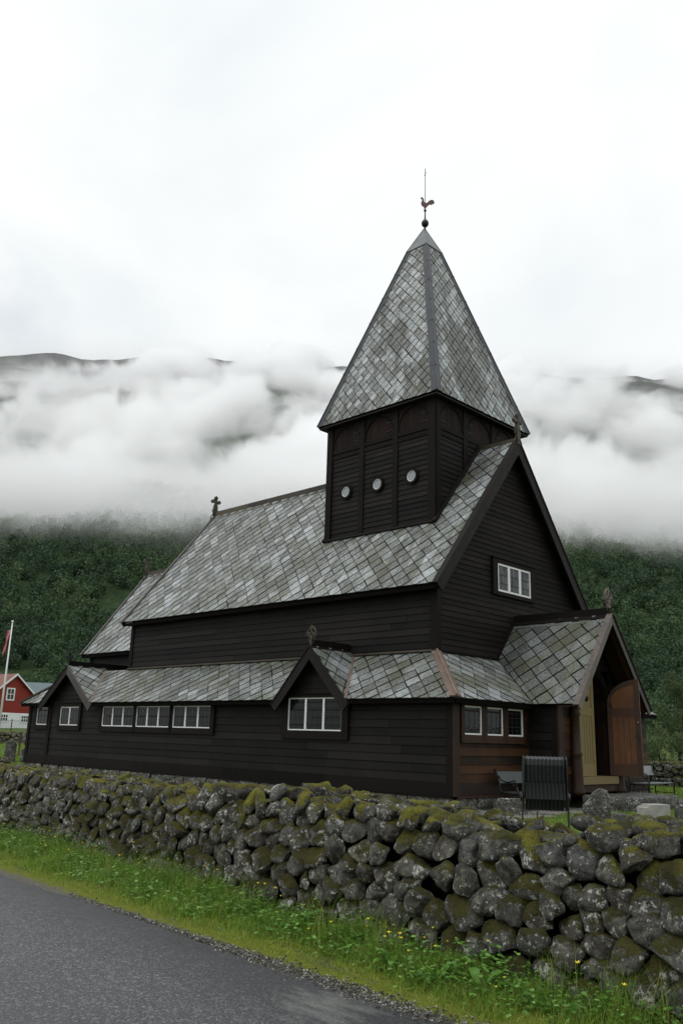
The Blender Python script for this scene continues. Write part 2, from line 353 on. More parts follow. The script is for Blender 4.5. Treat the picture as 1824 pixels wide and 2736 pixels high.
# ------------------------------------------------------------------ mesh helpers
class MB:
    def __init__(s, *mats): s.v = []; s.f = []; s.mi = []; s.mats = list(mats); s.smooth = False; s.cur = 0; s.M = None
    def add(s, vs, fs, mi=None):
        o = len(s.v)
        if s.M is not None: vs = [s.M @ Vector(v) for v in vs]
        s.v += [tuple(v) for v in vs]; s.f += [tuple(i+o for i in f) for f in fs]; s.mi += [s.cur if mi is None else mi]*len(fs)
    def box(s, a, b, mi=None):
        x0, y0, z0 = [min(p, q) for p, q in zip(a, b)]; x1, y1, z1 = [max(p, q) for p, q in zip(a, b)]
        s.add([(x0, y0, z0), (x1, y0, z0), (x1, y1, z0), (x0, y1, z0), (x0, y0, z1), (x1, y0, z1), (x1, y1, z1), (x0, y1, z1)],
              [(0, 3, 2, 1), (4, 5, 6, 7), (0, 1, 5, 4), (1, 2, 6, 5), (2, 3, 7, 6), (3, 0, 4, 7)], mi)
    def prism(s, poly, off, mi=None):          # poly: 3D points, off: extrusion vector
        n = len(poly); off = Vector(off)
        vs = [Vector(q) for q in poly]+[Vector(q)+off for q in poly]
        s.add(vs, [tuple(range(n))[::-1], tuple(range(n, 2*n))]+[(i, (i+1) % n, (i+1) % n+n, i+n) for i in range(n)], mi)
    def beam(s, a, b, w, h, upv=(0, 0, 1), mi=None):   # rectangular bar from a to b
        a, b = Vector(a), Vector(b); d = (b-a).normalized(); sd = d.cross(Vector(upv)).normalized(); u = sd.cross(d)
        q = [a+sd*w*i+u*h*j for i, j in ((-.5, -.5), (.5, -.5), (.5, .5), (-.5, .5))]
        s.prism(q, b-a, mi)
    def tube(s, path, r, seg=8, mi=None, closed=False):
        path = [Vector(q) for q in path]; n = len(path); rr = r if isinstance(r, (list, tuple)) else [r]*n
        vs = []; prev = None
        for i, q in enumerate(path):
            d = (path[min(i+1, n-1)]-path[max(i-1, 0)]).normalized()
            if prev is None: prev = d.orthogonal().normalized()
            s1 = (prev-d*prev.dot(d)).normalized(); prev = s1; s2 = d.cross(s1)
            vs += [q+(s1*math.cos(2*math.pi*k/seg)+s2*math.sin(2*math.pi*k/seg))*rr[i] for k in range(seg)]
        fs = [(i*seg+k, i*seg+(k+1) % seg, (i+1)*seg+(k+1) % seg, (i+1)*seg+k) for i in range(n-1) for k in range(seg)]
        fs += [tuple(range(seg))[::-1], tuple(range((n-1)*seg, n*seg))]
        s.add(vs, fs, mi)
    def lathe(s, prof, c, seg=16, mi=None):    # prof: (r,z)
        vs = []; n = len(prof)
        for r, z in prof: vs += [(c[0]+r*math.cos(2*math.pi*k/seg), c[1]+r*math.sin(2*math.pi*k/seg), c[2]+z) for k in range(seg)]
        s.add(vs, [(i*seg+k, i*seg+(k+1) % seg, (i+1)*seg+(k+1) % seg, (i+1)*seg+k) for i in range(n-1) for k in range(seg)], mi)
    def build(s, name, parent=None, smooth=None, bev=0):
        me = bpy.data.meshes.new(name); me.from_pydata(s.v, [], s.f)
        for mt in s.mats: me.materials.append(mt)
        me.polygons.foreach_set('material_index', s.mi)
        if smooth or s.smooth: me.polygons.foreach_set('use_smooth', [True]*len(s.f))
        me.update()
        o = bpy.data.objects.new(name, me); COL.objects.link(o)
        if parent: o.parent = parent
        if bev:
            bm = o.modifiers.new('bevel', 'BEVEL'); bm.width = bev; bm.segments = 2; bm.limit_method = 'ANGLE'
        return o
def tag(o, label=None, cat=None, group=None, kind=None):
    if label: o['label'] = label
    if cat: o['category'] = cat
    if group: o['group'] = group
    if kind: o['kind'] = kind
    return o
def empty(name, loc, label, cat, group=None, rz=0):
    o = bpy.data.objects.new(name, None); COL.objects.link(o); o.location = loc; o.rotation_euler = (0, 0, rz)
    o.empty_display_size = .2
    return tag(o, label, cat, group)
def dup(o, loc, rz=0, label=None, scale=None):
    r = o.copy(); COL.objects.link(r); r.location = loc; r.rotation_euler = (0, 0, rz)
    if label: r['label'] = label
    if scale: r.scale = (scale,)*3
    for c in o.children:
        q = c.copy(); COL.objects.link(q); q.parent = r
        for g in c.children:
            h = g.copy(); COL.objects.link(h); h.parent = q
    return r
def clip(poly, a, b, c):                       # keep a*x+b*y<=c, 2D
    out = []; n = len(poly)
    for i in range(n):
        p, q = poly[i], poly[(i+1) % n]
        dp, dq = a*p[0]+b*p[1]-c, a*q[0]+b*q[1]-c
        if dp <= 1e-9: out.append(p)
        if (dp < -1e-9 and dq > 1e-9) or (dp > 1e-9 and dq < -1e-9):
            t = dp/(dp-dq); out.append((p[0]+(q[0]-p[0])*t, p[1]+(q[1]-p[1])*t))
    return out
def area2(poly): return .5*sum(poly[i][0]*poly[(i+1) % len(poly)][1]-poly[(i+1) % len(poly)][0]*poly[i][1] for i in range(len(poly)))
def clipconv(poly, win):
    if area2(win) < 0: win = win[::-1]
    for i in range(len(win)):
        p, q = win[i], win[(i+1) % len(win)]
        a, b = q[1]-p[1], -(q[0]-p[0])
        poly = clip(poly, a, b, a*p[0]+b*p[1])
        if len(poly) < 3: return []
    return poly
# slate roof: convex 3D polygon -> diamond slates, each a thin tilted slab, on a board base
def slates(mb, pts, s=.57, t=.027, base=.05, seedoff=0., vs=1.0):
    pts = [Vector(q) for q in pts]
    n = Vector((0, 0, 0))
    for i in range(len(pts)): n += (pts[i]-pts[0]).cross(pts[(i+1) % len(pts)]-pts[0])
    n.normalize()
    if n.z < 0: n = -n
    u = Vector((0, 0, 1)).cross(n).normalized(); v = n.cross(u)
    o = pts[0]
    win = [((q-o).dot(u), (q-o).dot(v)) for q in pts]
    mb.prism([q-n*.004 for q in pts], -n*base, 1)
    us = [q[0] for q in win]; vv = [q[1] for q in win]
    h = s/2; hv = h*vs; vmin = min(vv)
    i0, i1 = int(min(us)/h)-2, int(max(us)/h)+2; j1 = int((max(vv)-vmin)/hv)+2
    T = lambda a, b, hh: o+u*a+v*b+n*hh
    for i in range(i0, i1+1):
        for j in range(-1, j1+1):
            if (i+j) % 2: continue
            cu, cv = i*h+seedoff, vmin+j*hv-.3*hv
            jx, jy = random.gauss(0, .006), random.gauss(0, .006)-(.03 if random.random() < .015 else 0)
            g = .016; k = random.uniform(.985, 1.0); rot = random.gauss(0, .011)
            d = []
            for dx, dy in ((0, -hv), (.5*h, -.5*hv+.0), (h, 0), (0, hv), (-h, 0), (-.5*h, -.5*hv)):
                x, y = dx*(1-g/h)*k, dy*(1-g/hv)*k
                d.append((cu+jx+x-y*rot, cv+jy+y+x*rot))
            q = clipconv(d, win)
            if len(q) < 3 or abs(area2(q)) < .002: continue
            if area2(q) < 0: q = q[::-1]
            ex = random.uniform(0, .006); tl = random.gauss(0, .008)
            H = lambda y, x: .004+t*(.5-.5*(y-cv)/hv)*1.1+ex+tl*(x-cu)
            top = [T(x, y, H(y, x)) for x, y in q]; bot = [T(x, y, H(y, x)-.011) for x, y in q]; m_ = len(q)
            mb.add(top+bot, [tuple(range(m_))]+[(a, a+m_, (a+1) % m_+m_, (a+1) % m_) for a in range(m_)], 0)
# clapboards on a vertical plane: origin o, horizontal dir u, outward n, convex 2D polygon in (a,z)
def boards(mb, o, u, n, poly, e=.22, proud=.022, z0=0., mi=0, maxlen=5.):
    o, u, n = Vector(o), Vector(u), Vector(n)
    zs = [q[1] for q in poly]; k0 = int((min(zs)-z0)/e)-1; k1 = int((max(zs)-z0)/e)+1
    a0, a1 = min(q[0] for q in poly), max(q[0] for q in poly)
    for k in range(k0, k1+1):
        zb, zt = z0+k*e, z0+(k+1)*e
        cuts = [a0-1]; x = a0+random.uniform(.6, maxlen)
        while x < a1: cuts.append(x); x += random.uniform(maxlen*.6, maxlen)
        cuts.append(a1+1)
        for ca, cb in zip(cuts[:-1], cuts[1:]):
            q = clipconv([(ca, zb), (cb-.003, zb), (cb-.003, zt), (ca, zt)], poly)
            if len(q) < 3 or abs(area2(q)) < 1e-4: continue
            if area2(q) < 0: q = q[::-1]
            pr = proud*random.uniform(.85, 1.2); sag = random.gauss(0, .0025)
            D = lambda z: .002+pr*(1-(z-zb)/e)
            fr = [o+u*a+n*D(z)+Vector((0, 0, z+(sag if z < zb+1e-4 else 0))) for a, z in q]; bk = [o+u*a+Vector((0, 0, z)) for a, z in q]; m_ = len(q)
            mb.add(fr+bk, [tuple(range(m_))]+[(a, a+m_, (a+1) % m_+m_, (a+1) % m_) for a in range(m_)], mi)
#CHURCH
# ------------------------------------------------------------------ the church
yc, W, L, AE = 5.434, 10.868, 22.9, .305
h1, h2, a_, aw, b_ = 2.4, 3.78, 1.388, 1.63, 17.54
X, Y, Z = Vector((1, 0, 0)), Vector((0, 1, 0)), Vector((0, 0, 1))
church = empty('stave_church', (0, 0, 0), 'dark tarred wooden stave church with slate roofs and pointed tower behind the stone wall', 'church')
C_ = church
# --- walls
mb = MB(M['tar'], M['tarv'])
boards(mb, (0, 0, 0), X, -Y, [(-L, .32), (0, .32), (0, 2.62), (-L, 2.62)], .222, .024, .32)
boards(mb, (0, W, 0), X, Y, [(-L, .32), (0, .32), (0, 2.62), (-L, 2.62)], .222, .024, .32)
boards(mb, (-L, 0, 0), Y, -X, [(0, .32), (W, .32), (W, 2.62), (0, 2.62)], .222, .024, .32)
mb.box((-L+.02, .02, -.02), (-.02, W-.02, 2.6), 0)
for x0 in np.arange(-L, -.1, 4.58):                      # tall plain sill boards
    mb.box((x0, -.045, .0), (min(0, x0+4.572), .01, .32), 1)
mb.box((-L-.05, -.10, -.045), (.1, .02, .0), 1)
mb.box((-L-.05, W, -.045), (.1, W+.1, .0), 1); mb.box((-L-.045, -.04, 0), (-L+.01, W, .32), 1); mb.box((-L-.1, -.10, -.04), (-L+.01, W, .003), 1)
mb.build('aisle_wall', C_)
mb = MB(M['brown'], M['brownv'])
boards(mb, (0, 0, 0), Y, X, [(.0, .32), (3.5, .32), (3.5, 2.62), (.0, 2.62)], .222, .024, .32, 0, 9)
mb.box((-.01, 0.004, .003), (.045, 3.5, .32), 1); mb.box((-.01, -.10, -.042), (.10, 3.45, .002), 1)
mb.build('aisle_wall', C_)
mb = MB(M['brown'], M['brownv'])
boards(mb, (0, 0, 0), Y, X, [(7.37, .32), (W, .32), (W, 2.62), (7.37, 2.62)], .222, .024, .32, 0, 9)
mb.box((-.01, 7.37, .003), (.045, W, .32), 1); mb.box((-.01, 7.4, -.042), (.10, W+.05, .002), 1)
mb.build('aisle_wall', C_)
def post(mb, x, y, z0, z1, w=.2, nx=0, ny=-1, pr=.05, mi=0):
    if ny: mb.box((x-w/2, y, z0), (x+w/2, y+ny*pr, z1), mi)
    else: mb.box((x, y-w/2, z0), (x+nx*pr, y+w/2, z1), mi)
for x in (-.11, -L+.1): 
    mb = MB(M['tarv']); post(mb, x, 0, 0.002, 2.6, .2, pr=.056); mb.build('corner_board', C_)
mb = MB(M['tarv']); post(mb, -21.02, 0, 0.002, 2.6, .22, pr=.056); mb.build('corner_board', C_)
mb = MB(M['brownv']); mb.box((0, -.058, .004), (.056, .17, 2.6)); mb.build('corner_board', C_)
# --- foundation: rough squared stones under the sill
def blockstones(mb, o, u, n, ln, z0, z1, seed=1):
    r = random.Random(seed); x = 0; o, u, n = Vector(o), Vector(u), Vector(n)
    while x < ln:
        wd = r.uniform(.35, .95); wd = min(wd, ln-x+.02)
        rows = [(z0, z1)] if r.random() < .6 else [(z0, (z0+z1)/2+r.uniform(-.04, .04)), ((z0+z1)/2, z1)]
        for za, zb in rows:
            nx, nz = 7, 5; vs = []; fs = []
            dep = r.uniform(.0, .06)
            for j in range(nz):
                for i in range(nx):
                    fx, fz = i/(nx-1), j/(nz-1); eg = min(fx, 1-fx, fz, 1-fz)
                    d = (dep+.05*min(1, eg*5)) + .03*mn.noise(Vector((x*3+fx*3, seed, za*9+fz*2)))*(eg > 0)
                    vs.append(o+u*(x+.012+fx*(wd-.02))+n*d+Z*(za+.008+fz*(zb-za-.012)))
            for j in range(nz-1):
                for i in range(nx-1): fs.append((j*nx+i, j*nx+i+1, j*nx+nx+i+1, j*nx+nx+i))
            for i in range(4):  # back plate sides
                pass
            mb.add(vs, fs)
        x += wd
mb = MB(M['found'], M['shade'])
blockstones(mb, (-L+.02, -.02, 0), X, -Y, L, -.62, -.045, 3); blockstones(mb, (.02, 0, 0), Y, X, 3.5, -.62, -.045, 4)
blockstones(mb, (.02, 7.4, 0), Y, X, 3.5, -.62, -.045, 5); blockstones(mb, (-L, 0, 0), Y, -X, W, -.62, -.045, 6)
mb.box((-L+.05, .0, -.7), (.0, W-.05, -.05), 1)
mb.build('foundation', C_, True)
# --- upper nave wall
mb = MB(M['tar'])
boards(mb, (0, a_, 0), X, -Y, [(-b_, 3.7), (-aw, 3.7), (-aw, 6.1), (-b_, 6.1)], .205, .022)
boards(mb, (0, W-a_, 0), X, Y, [(-b_, 3.7), (-aw, 3.7), (-aw, 6.1), (-b_, 6.1)], .205, .022)
pent = [(a_, 3.7), (W-a_, 3.7), (W-a_, 6.0), (yc, 11.06), (a_, 6.0)]
boards(mb, (-b_, 0, 0), Y, -X, pent, .2, .022)
mb.prism([(-b_+.02, q[0]*.996+.02, q[1]-.05) for q in pent], (b_-aw-.04, 0, 0))
mb.build('nave_wall', C_)
mb = MB(M['tarw']); boards(mb, (-aw, 0, 0), Y, X, pent, .168, .022); mb.build('gable_wall', C_)
for x in (-aw-.1, -b_+.1):
    mb = MB(M['tarv']); post(mb, x, a_, 3.65, 6.1, .2, pr=.05); mb.build('corner_board', C_)
mb = MB(M['tarv']); mb.box((-aw, a_-.052, 3.65), (-aw+.05, a_+.17, 5.95)); mb.build('corner_board', C_)
# --- choir
CX, CYa, CYe, CZe, CZr = -22.8, 2.6, 2.3, 4.74, 8.95
mb = MB(M['tar'])
cp = [(CYa, 3.5), (W-CYa, 3.5), (W-CYa, 5.0), (yc, 8.8), (CYa, 5.0)]
boards(mb, (0, CYa, 0), X, -Y, [(CX, 3.5), (-b_, 3.5), (-b_, 5.05), (CX, 5.05)], .205, .022)
boards(mb, (CX, 0, 0), Y, -X, cp, .2, .022)
mb.prism([(CX+.02, q[0]*.996+.02, q[1]-.05) for q in cp], (-b_-CX, 0, 0)); mb.build('choir_wall', C_)
mb = MB(M['tarv']); post(mb, CX+.1, CYa, 3.5, 5.1, .2, pr=.05); mb.build('corner_board', C_)
# --- roofs
zE = lambda y: 5.72+(y-1.04)*1.2448
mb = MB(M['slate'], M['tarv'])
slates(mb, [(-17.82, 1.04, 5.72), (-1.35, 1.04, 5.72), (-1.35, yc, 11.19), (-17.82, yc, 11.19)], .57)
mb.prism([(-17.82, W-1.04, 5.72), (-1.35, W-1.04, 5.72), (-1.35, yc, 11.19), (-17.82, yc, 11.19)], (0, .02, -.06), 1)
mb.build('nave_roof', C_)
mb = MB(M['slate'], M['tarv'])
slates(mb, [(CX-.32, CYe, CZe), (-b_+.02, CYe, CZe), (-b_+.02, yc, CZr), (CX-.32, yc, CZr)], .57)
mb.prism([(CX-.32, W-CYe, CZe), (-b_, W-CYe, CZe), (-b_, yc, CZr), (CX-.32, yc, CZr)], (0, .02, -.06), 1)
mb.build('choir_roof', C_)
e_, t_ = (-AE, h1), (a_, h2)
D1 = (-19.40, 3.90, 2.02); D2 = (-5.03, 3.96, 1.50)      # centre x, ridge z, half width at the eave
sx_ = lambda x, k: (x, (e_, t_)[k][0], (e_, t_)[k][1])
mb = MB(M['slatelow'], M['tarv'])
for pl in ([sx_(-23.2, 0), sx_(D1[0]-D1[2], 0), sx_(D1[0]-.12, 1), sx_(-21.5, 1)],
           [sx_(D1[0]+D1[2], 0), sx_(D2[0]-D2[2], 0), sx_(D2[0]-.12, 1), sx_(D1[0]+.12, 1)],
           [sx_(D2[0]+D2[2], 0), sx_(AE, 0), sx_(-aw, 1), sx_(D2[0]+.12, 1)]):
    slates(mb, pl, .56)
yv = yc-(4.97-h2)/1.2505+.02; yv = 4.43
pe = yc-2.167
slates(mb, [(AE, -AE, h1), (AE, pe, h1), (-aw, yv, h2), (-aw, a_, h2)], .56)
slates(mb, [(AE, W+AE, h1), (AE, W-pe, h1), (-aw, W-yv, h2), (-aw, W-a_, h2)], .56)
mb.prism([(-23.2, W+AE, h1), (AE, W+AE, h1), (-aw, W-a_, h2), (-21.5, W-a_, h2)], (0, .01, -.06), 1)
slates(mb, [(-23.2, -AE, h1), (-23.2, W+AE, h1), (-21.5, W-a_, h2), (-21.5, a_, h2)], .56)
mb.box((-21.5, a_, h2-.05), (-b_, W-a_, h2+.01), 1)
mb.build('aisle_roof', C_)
# eave fascia + soffit of the aisle roof, near-black as painted eave shade
mb = MB(M['shade'])
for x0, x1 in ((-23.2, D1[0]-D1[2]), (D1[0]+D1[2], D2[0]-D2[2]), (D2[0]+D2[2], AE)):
    mb = MB(M['shade']); mb.box((x0+.01, -AE+.02, h1-.13), (x1-.01, -AE+.05, h1-.045)); mb.box((x0+.01, -AE+.05, h1-.10), (x1-.01, .0, h1-.07)); mb.build('eave_board', C_)
mb = MB(M['shade']); mb.box((AE-.05, -AE+.02, h1-.13), (AE-.02, pe, h1-.045)); mb.box((0, -AE+.05, h1-.105), (AE-.05, pe+.1, h1-.075))
mb.build('eave_board', C_); mb = MB(M['shade']); mb.box((AE-.05, W-pe, h1-.13), (AE-.02, W+AE, h1-.045)); mb.build('eave_board', C_)
mb = MB(M['shade']); mb.box((-17.8, 1.06, 5.55), (-1.38, 1.09, 5.67)); mb.box((-17.8, 1.09, 5.6), (-1.4, 1.40, 5.63)); mb.build('eave_board', C_)  # nave eave, its shade painted in near-black too
mb = MB(M['shade']); mb.box((CX-.3, 2.32, 4.58), (-b_, 2.35, 4.70)); mb.box((CX-.3, 2.35, 4.62), (-b_, 2.62, 4.66)); mb.build('eave_board', C_)
# dormer gables over the aisle
for cx, zr, hw in (D1, D2):
    sl = (zr-h1)/hw; big = cx < -10
    bk = 2.62 if big else a_
    for sg in (-1, 1):
        mb = MB(M['slatelow'], M['tarv'])
        q = (zr-h2)/sl
        pl = [(cx, -.33, zr), (cx+sg*hw, -.33, h1), (cx+sg*q, a_, h2), (cx, a_, zr)]
        slates(mb, pl, .54)
        if big: mb.prism([(cx, a_, zr), (cx+sg*q, a_, h2), (cx+sg*q, bk, h2), (cx, bk, zr)], (0, 0, -.04), 1)
        mb.build('dormer_roof', C_)
        # rake board
        mb = MB(M['bargedark'] if not (big and sg > 0) else M['barge'])
        ft = Vector((cx+sg*(hw+.12), -.36, h1-.12*sl-.02)); tp = Vector((cx, -.36, zr+.0)); d = (tp-ft).normalized(); dn = Vector((-d.z*sg, 0, d.x*sg)) if False else Vector((d.z, 0, -d.x))*sg*-1
        dn = Vector((sg*-abs(d.z), 0, -abs(d.x)))
        wd = .27
        mb.prism([ft, tp, tp+Vector((0, 0, -wd/abs(d.x)*1.0)), ft+dn*wd], (0, .05, 0))
        mb.prism([ft+Vector((0, -.025, .035)), tp+Vector((0, -.025, .035)), tp+Vector((0, -.025, 0.0)), ft+Vector((0, -.025, 0.0))], (0, .13, 0))
        mb.build('barge_board', C_)
        # valley board
        mb = MB(M['copper'] if sg > 0 else M['cap']); mb.beam((cx+sg*(q+.02), a_-.02, h2+.02), (cx+sg*hw, -.335, h1+.012), .10, .05); mb.build('valley_board', C_)
    mb = MB(M['tarv'])
    mb.prism([(cx-.10, -.38, zr-.06), (cx, -.38, zr+.03), (cx+.10, -.38, zr-.06)], (0, bk+.38, 0)); mb.box((cx-.03, -.30, zr), (cx+.03, bk, zr+.20)); mb.build('ridge_board', C_)
    mb = MB(M['tar']); hwz = (zr-2.6)/sl
    boards(mb, (cx, -.012, 0), X, -Y, [(-hwz, 2.58), (hwz, 2.58), (0, zr-.05)], .21, .022); mb.prism([(cx-hwz, -.01, 2.58), (cx+hwz, -.01, 2.58), (cx, -.01, zr-.05)], (0, 1.3, 0)); mb.build('dormer_wall', C_)
    mb = MB(M['bargedark'])
    for sg in (-1, 1):
        mb.prism([(cx, -.30, zr-.07), (cx+sg*hw, -.30, h1-.07), (cx+sg*hw, 0, h1-.07), (cx, 0, zr-.07)], (0, 0, -.02))
    mb.build('soffit', C_)
# hips, flashings
mb = MB(M['copper'])
hp0, hp1 = Vector((AE+.03, -AE-.03, h1+.015)), Vector((-aw, a_, h2+.03))
for dx, dy, nrm in ((-.20, 0, 1), (0, .20, 2)):
    o1 = Vector((dx, dy*.0, 0)) if dx else Vector((0, dy, 0))
    # a strip lying on each adjoining slope
    if dx: q = [hp0, hp0+Vector((-.2, 0, 0)), hp1+Vector((-.2, 0, 0)), hp1]; nn = Vector((0, -1.38, 1.693)).normalized()
    else: q = [hp0, hp0+Vector((0, .17, 0)), hp1+Vector((0, .17, 0)), hp1]; nn = Vector((1.38, 0, 1.935)).normalized()
    mb.prism([v+nn*.012 for v in q], nn*.035)
mb.beam(hp0+Z*.06, hp1+Z*.06, .05, .07)
mb.build('hip_board', C_)
mb = MB(M['cap']); mb.beam((-23.25, -.34, h1+.03), (-21.5, a_, h2+.05), .2, .06); mb.build('hip_board', C_)
mb = MB(M['cap']); mb.box((-b_, a_-.10, h2+.02), (D2[0]-.1, a_-.02, h2+.075)); mb.box((D2[0]+.1, a_-.10, h2+.02), (-aw-.1, a_-.02, h2+.075)); mb.build('flashing_board', C_)
mb = MB(M['tarv']); mb.box((-aw+.025, a_+.1, h2+.02), (-aw+.09, yv, h2+.07)); mb.build('flashing_board', C_)
# ridges
mb = MB(M['cap']); 
for x0 in np.arange(-17.85, -7.85, 1.25):
    x1 = x0+1.245
    for sg in (-1, 1): mb.prism([(x0, yc, 11.21), (x0, yc+sg*.17, 11.21-.17*1.245+.03), (x0, yc+sg*.17, 11.21-.17*1.245-.0), (x0, yc, 11.17)], (x1-x0, 0, 0))
    mb.box((x0, yc-.035, 11.18), (x1, yc+.035, 11.40))
mb.build('ridge_board', C_)
mb = MB(M['cap']); mb.box((-2.9, yc-.05, 11.1), (-1.3, yc+.05, 11.30)); mb.build('ridge_board', C_)
mb = MB(M['leadlight']); mb.prism([(-17.8, yc-.17, 11.0), (-7.85, yc-.17, 11.0), (-7.85, yc-.23, 10.93), (-17.8, yc-.23, 10.93)], (0, -.004, .012)); mb.build('ridge_flashing', C_)
mb = MB(M['cap']); mb.box((CX-.34, yc-.04, CZr-.02), (-b_, yc+.04, CZr+.17)); mb.prism([(CX-.34, yc-.14, CZr-.14), (CX-.34, yc, CZr+.04), (CX-.34, yc+.14, CZr-.14)], (5.4, 0, 0)); mb.build('ridge_board', C_)
# barge boards of the big gables
def barge(x, y0, z0, y1, z1, wd, matk, th=.06, capk=None, name='barge_board', sgx=1):
    mb = MB(M[matk], M[capk or matk])
    a, b = Vector((x, y0, z0)), Vector((x, y1, z1)); d = (b-a).normalized()
    dn = Vector((0, d.z, -d.y)); dn = dn if dn.z < 0 else -dn
    mb.prism([a+Z*.03, b+Z*.03, b-Z*(wd/abs(d.y)), a+dn*wd], (sgx*th, 0, 0), 0)
    up_ = -dn
    mb.prism([a+up_*.03+X*(-.10*sgx), b+up_*.03+X*(-.10*sgx), b+up_*.065+X*(-.10*sgx), a+up_*.065+X*(-.10*sgx)], (sgx*(.10+th+.03), 0, 0), 1)
    return mb.build(name, C_)
barge(-1.37, 1.0, 5.67, yc, 11.19, .30, 'bargedark', .07, 'bargedark')
barge(-1.37, W-1.0, 5.67, yc, 11.19, .30, 'bargedark', .07, 'bargedark')
barge(-17.8, 1.0, 5.67, yc, 11.19, .14, 'barge', .05, 'barge', sgx=-1); barge(-17.8, W-1.0, 5.67, yc, 11.19, .14, 'barge', .05, sgx=-1)
barge(CX-.30, CYe-.04, CZe-.04, yc, CZr, .14, 'barge', .05, 'barge', sgx=-1); barge(CX-.30, W-CYe, CZe, yc, CZr, .14, 'barge', .05, sgx=-1)
mb = MB(M['tarv'])                                        # soffit of the west gable verge
for sg in (-1, 1): mb.prism([(-aw, yc, 11.08), (-aw, yc+sg*4.1, 5.97), (-1.37, yc+sg*4.1, 5.97), (-1.37, yc, 11.08)], (0, 0, -.03))
mb.build('soffit', C_)
# --- windows
def window(o, u, n, a0, a1, z0, z1, lights, cas=(.16, .16, .14, .2), woodk='tarv', depth=.085, wide=.045, leads=3, rows=(.25, .5, .75), gl='glass', arches=True, sd=.03):
    o, u, n = Vector(o), Vector(u), Vector(n)
    def bx(mb, aa, ab, za, zb, d0, d1):
        q = [o+u*aa+n*d0+Z*za, o+u*ab+n*d0+Z*za, o+u*ab+n*d0+Z*zb, o+u*aa+n*d0+Z*zb]; mb.prism(q, n*(d1-d0))
    l, r_, t, b = cas
    mb = MB(M[woodk])
    bx(mb, a0-l, a0, z0-b, z1+t, 0, depth); bx(mb, a1, a1+r_, z0-b, z1+t, 0, depth)
    bx(mb, a0, a1, z1, z1+t, 0, depth-.003); bx(mb, a0, a1, z0-b, z0, 0, depth-.003)
    bx(mb, a0-l-.02, a1+r_+.02, z1+t, z1+t+.035, 0, depth+.035)
    f = mb.build('window', C_)
    mb = MB(M['white']); f1, f2 = .006, sd+.026
    bx(mb, a0, a0+wide*.8, z0, z1, f1, f2); bx(mb, a1-wide*.8, a1, z0, z1, f1, f2)
    bx(mb, a0+wide*.8, a1-wide*.8, z0, z0+wide*.8, f1, f2-.001); bx(mb, a0+wide*.8, a1-wide*.8, z1-wide*.8, z1, f1, f2-.001)
    lw = (a1-a0)/lights
    for k in range(1, lights): bx(mb, a0+k*lw-wide*.75, a0+k*lw+wide*.75, z0+wide*.8, z1-wide*.8, f1, f2+.004)
    mb.build('sash', f)
    mb = MB(M[gl]); bx(mb, a0+.01, a1-.01, z0+.01, z1-.01, .004, sd-.006); mb.build('pane', f)
    mb = MB(M['lead'])
    for k in range(lights):
        la, lb = a0+k*lw+wide*.7, a0+(k+1)*lw-wide*.7; cw = (lb-la)/leads
        for rr in rows: bx(mb, la-.01, lb+.01, z0+(z1-z0)*rr-.005, z0+(z1-z0)*rr+.005, sd-.006, sd+.016)
        ztop = z0+(z1-z0)*rows[-1] if arches else z1
        for i in range(1, leads): bx(mb, la+i*cw-.0035, la+i*cw+.0035, z0+.02, ztop, sd-.006, sd+.002)
        if arches:
            for i in range(leads):
                c0 = la+i*cw
                for sg in (0, 1):
                    pth = [o+n*(sd-.003)+u*(c0+(cw*.5*(1-math.cos(th)) if sg == 0 else cw-cw*.5*(1-math.cos(th))))+Z*(ztop+(z1-wide-ztop)*math.sin(th)) for th in np.linspace(0, math.pi/2, 6)]
                    mb.tube(pth, .0035, 4)
    mb.build('lead_bars', f)
    return f
S_ = ((0, 0, 0), X, -Y)
window(*S_, -22.12, -21.15, 1.52, 2.24, 1, (.14, .02, .1, .18), rows=(.33, .66), arches=False)
window(*S_, -20.10, -18.60, 1.52, 2.26, 2, rows=(.33, .66), arches=False)
for i, (q0, q1) in enumerate(((-16.80, -14.62), (-14.44, -12.33), (-12.12, -9.98))):
    window(*S_, q0, q1, 1.52, 2.26, 3, (.2 if i == 0 else .082, .2 if i == 2 else .082, .1, .2), rows=(.33, .66), leads=3)
window(*S_, -6.17, -3.90, 1.52, 2.47, 3, (.26, .26, .1, .24), leads=3, depth=.09)
Wf = ((0, 0, 0), Y, X)
for i, (q0, q1) in enumerate(((.36, 1.14), (1.37, 2.13), (2.36, 3.12))):
    window(*Wf, q0, q1, 1.51, 2.24, 1, (.13 if i == 0 else .11, .11, .1, .2), 'brownv', rows=(.33, .66), leads=3, wide=.05)
window((-aw, 0, 0), Y, X, 4.43, 6.34, 5.96, 6.86, 3, (.26, .28, .15, .12), 'tarv', .09, .075, 3, (.31, .62), 'glasspale', True, .05)
# --- tower
tx0, tx1, ty0 = -7.841, -2.917, 2.966; ty1 = W-ty0; tcx = (tx0+tx1)/2; tz = 12.46
mb = MB(M['tar'], M['tarred'])
for (o, u, n, lo, hi, posts) in (((0, ty0, 0), X, -Y, tx0, tx1, (-6.16, -4.60)), ((tx1, 0, 0), Y, X, ty0, ty1, (4.59, 6.28)), ((tx0, 0, 0), Y, -X, ty0, ty1, (4.59, 6.28)), ((0, ty1, 0), X, Y, tx0, tx1, (-6.16, -4.60))):
    boards(mb, o, u, n, [(lo, 7.6), (hi, 7.6), (hi, 11.42), (lo, 11.42)], .178, .022)
    x = lo
    while x < hi:
        q = Vector(o)+Vector(u)*x; mb.prism([q+Z*11.42, q+Vector(u)*.105+Z*11.42, q+Vector(u)*.105+Z*tz, q+Z*tz], Vector(n)*random.uniform(.008, .014), 1); x += .11
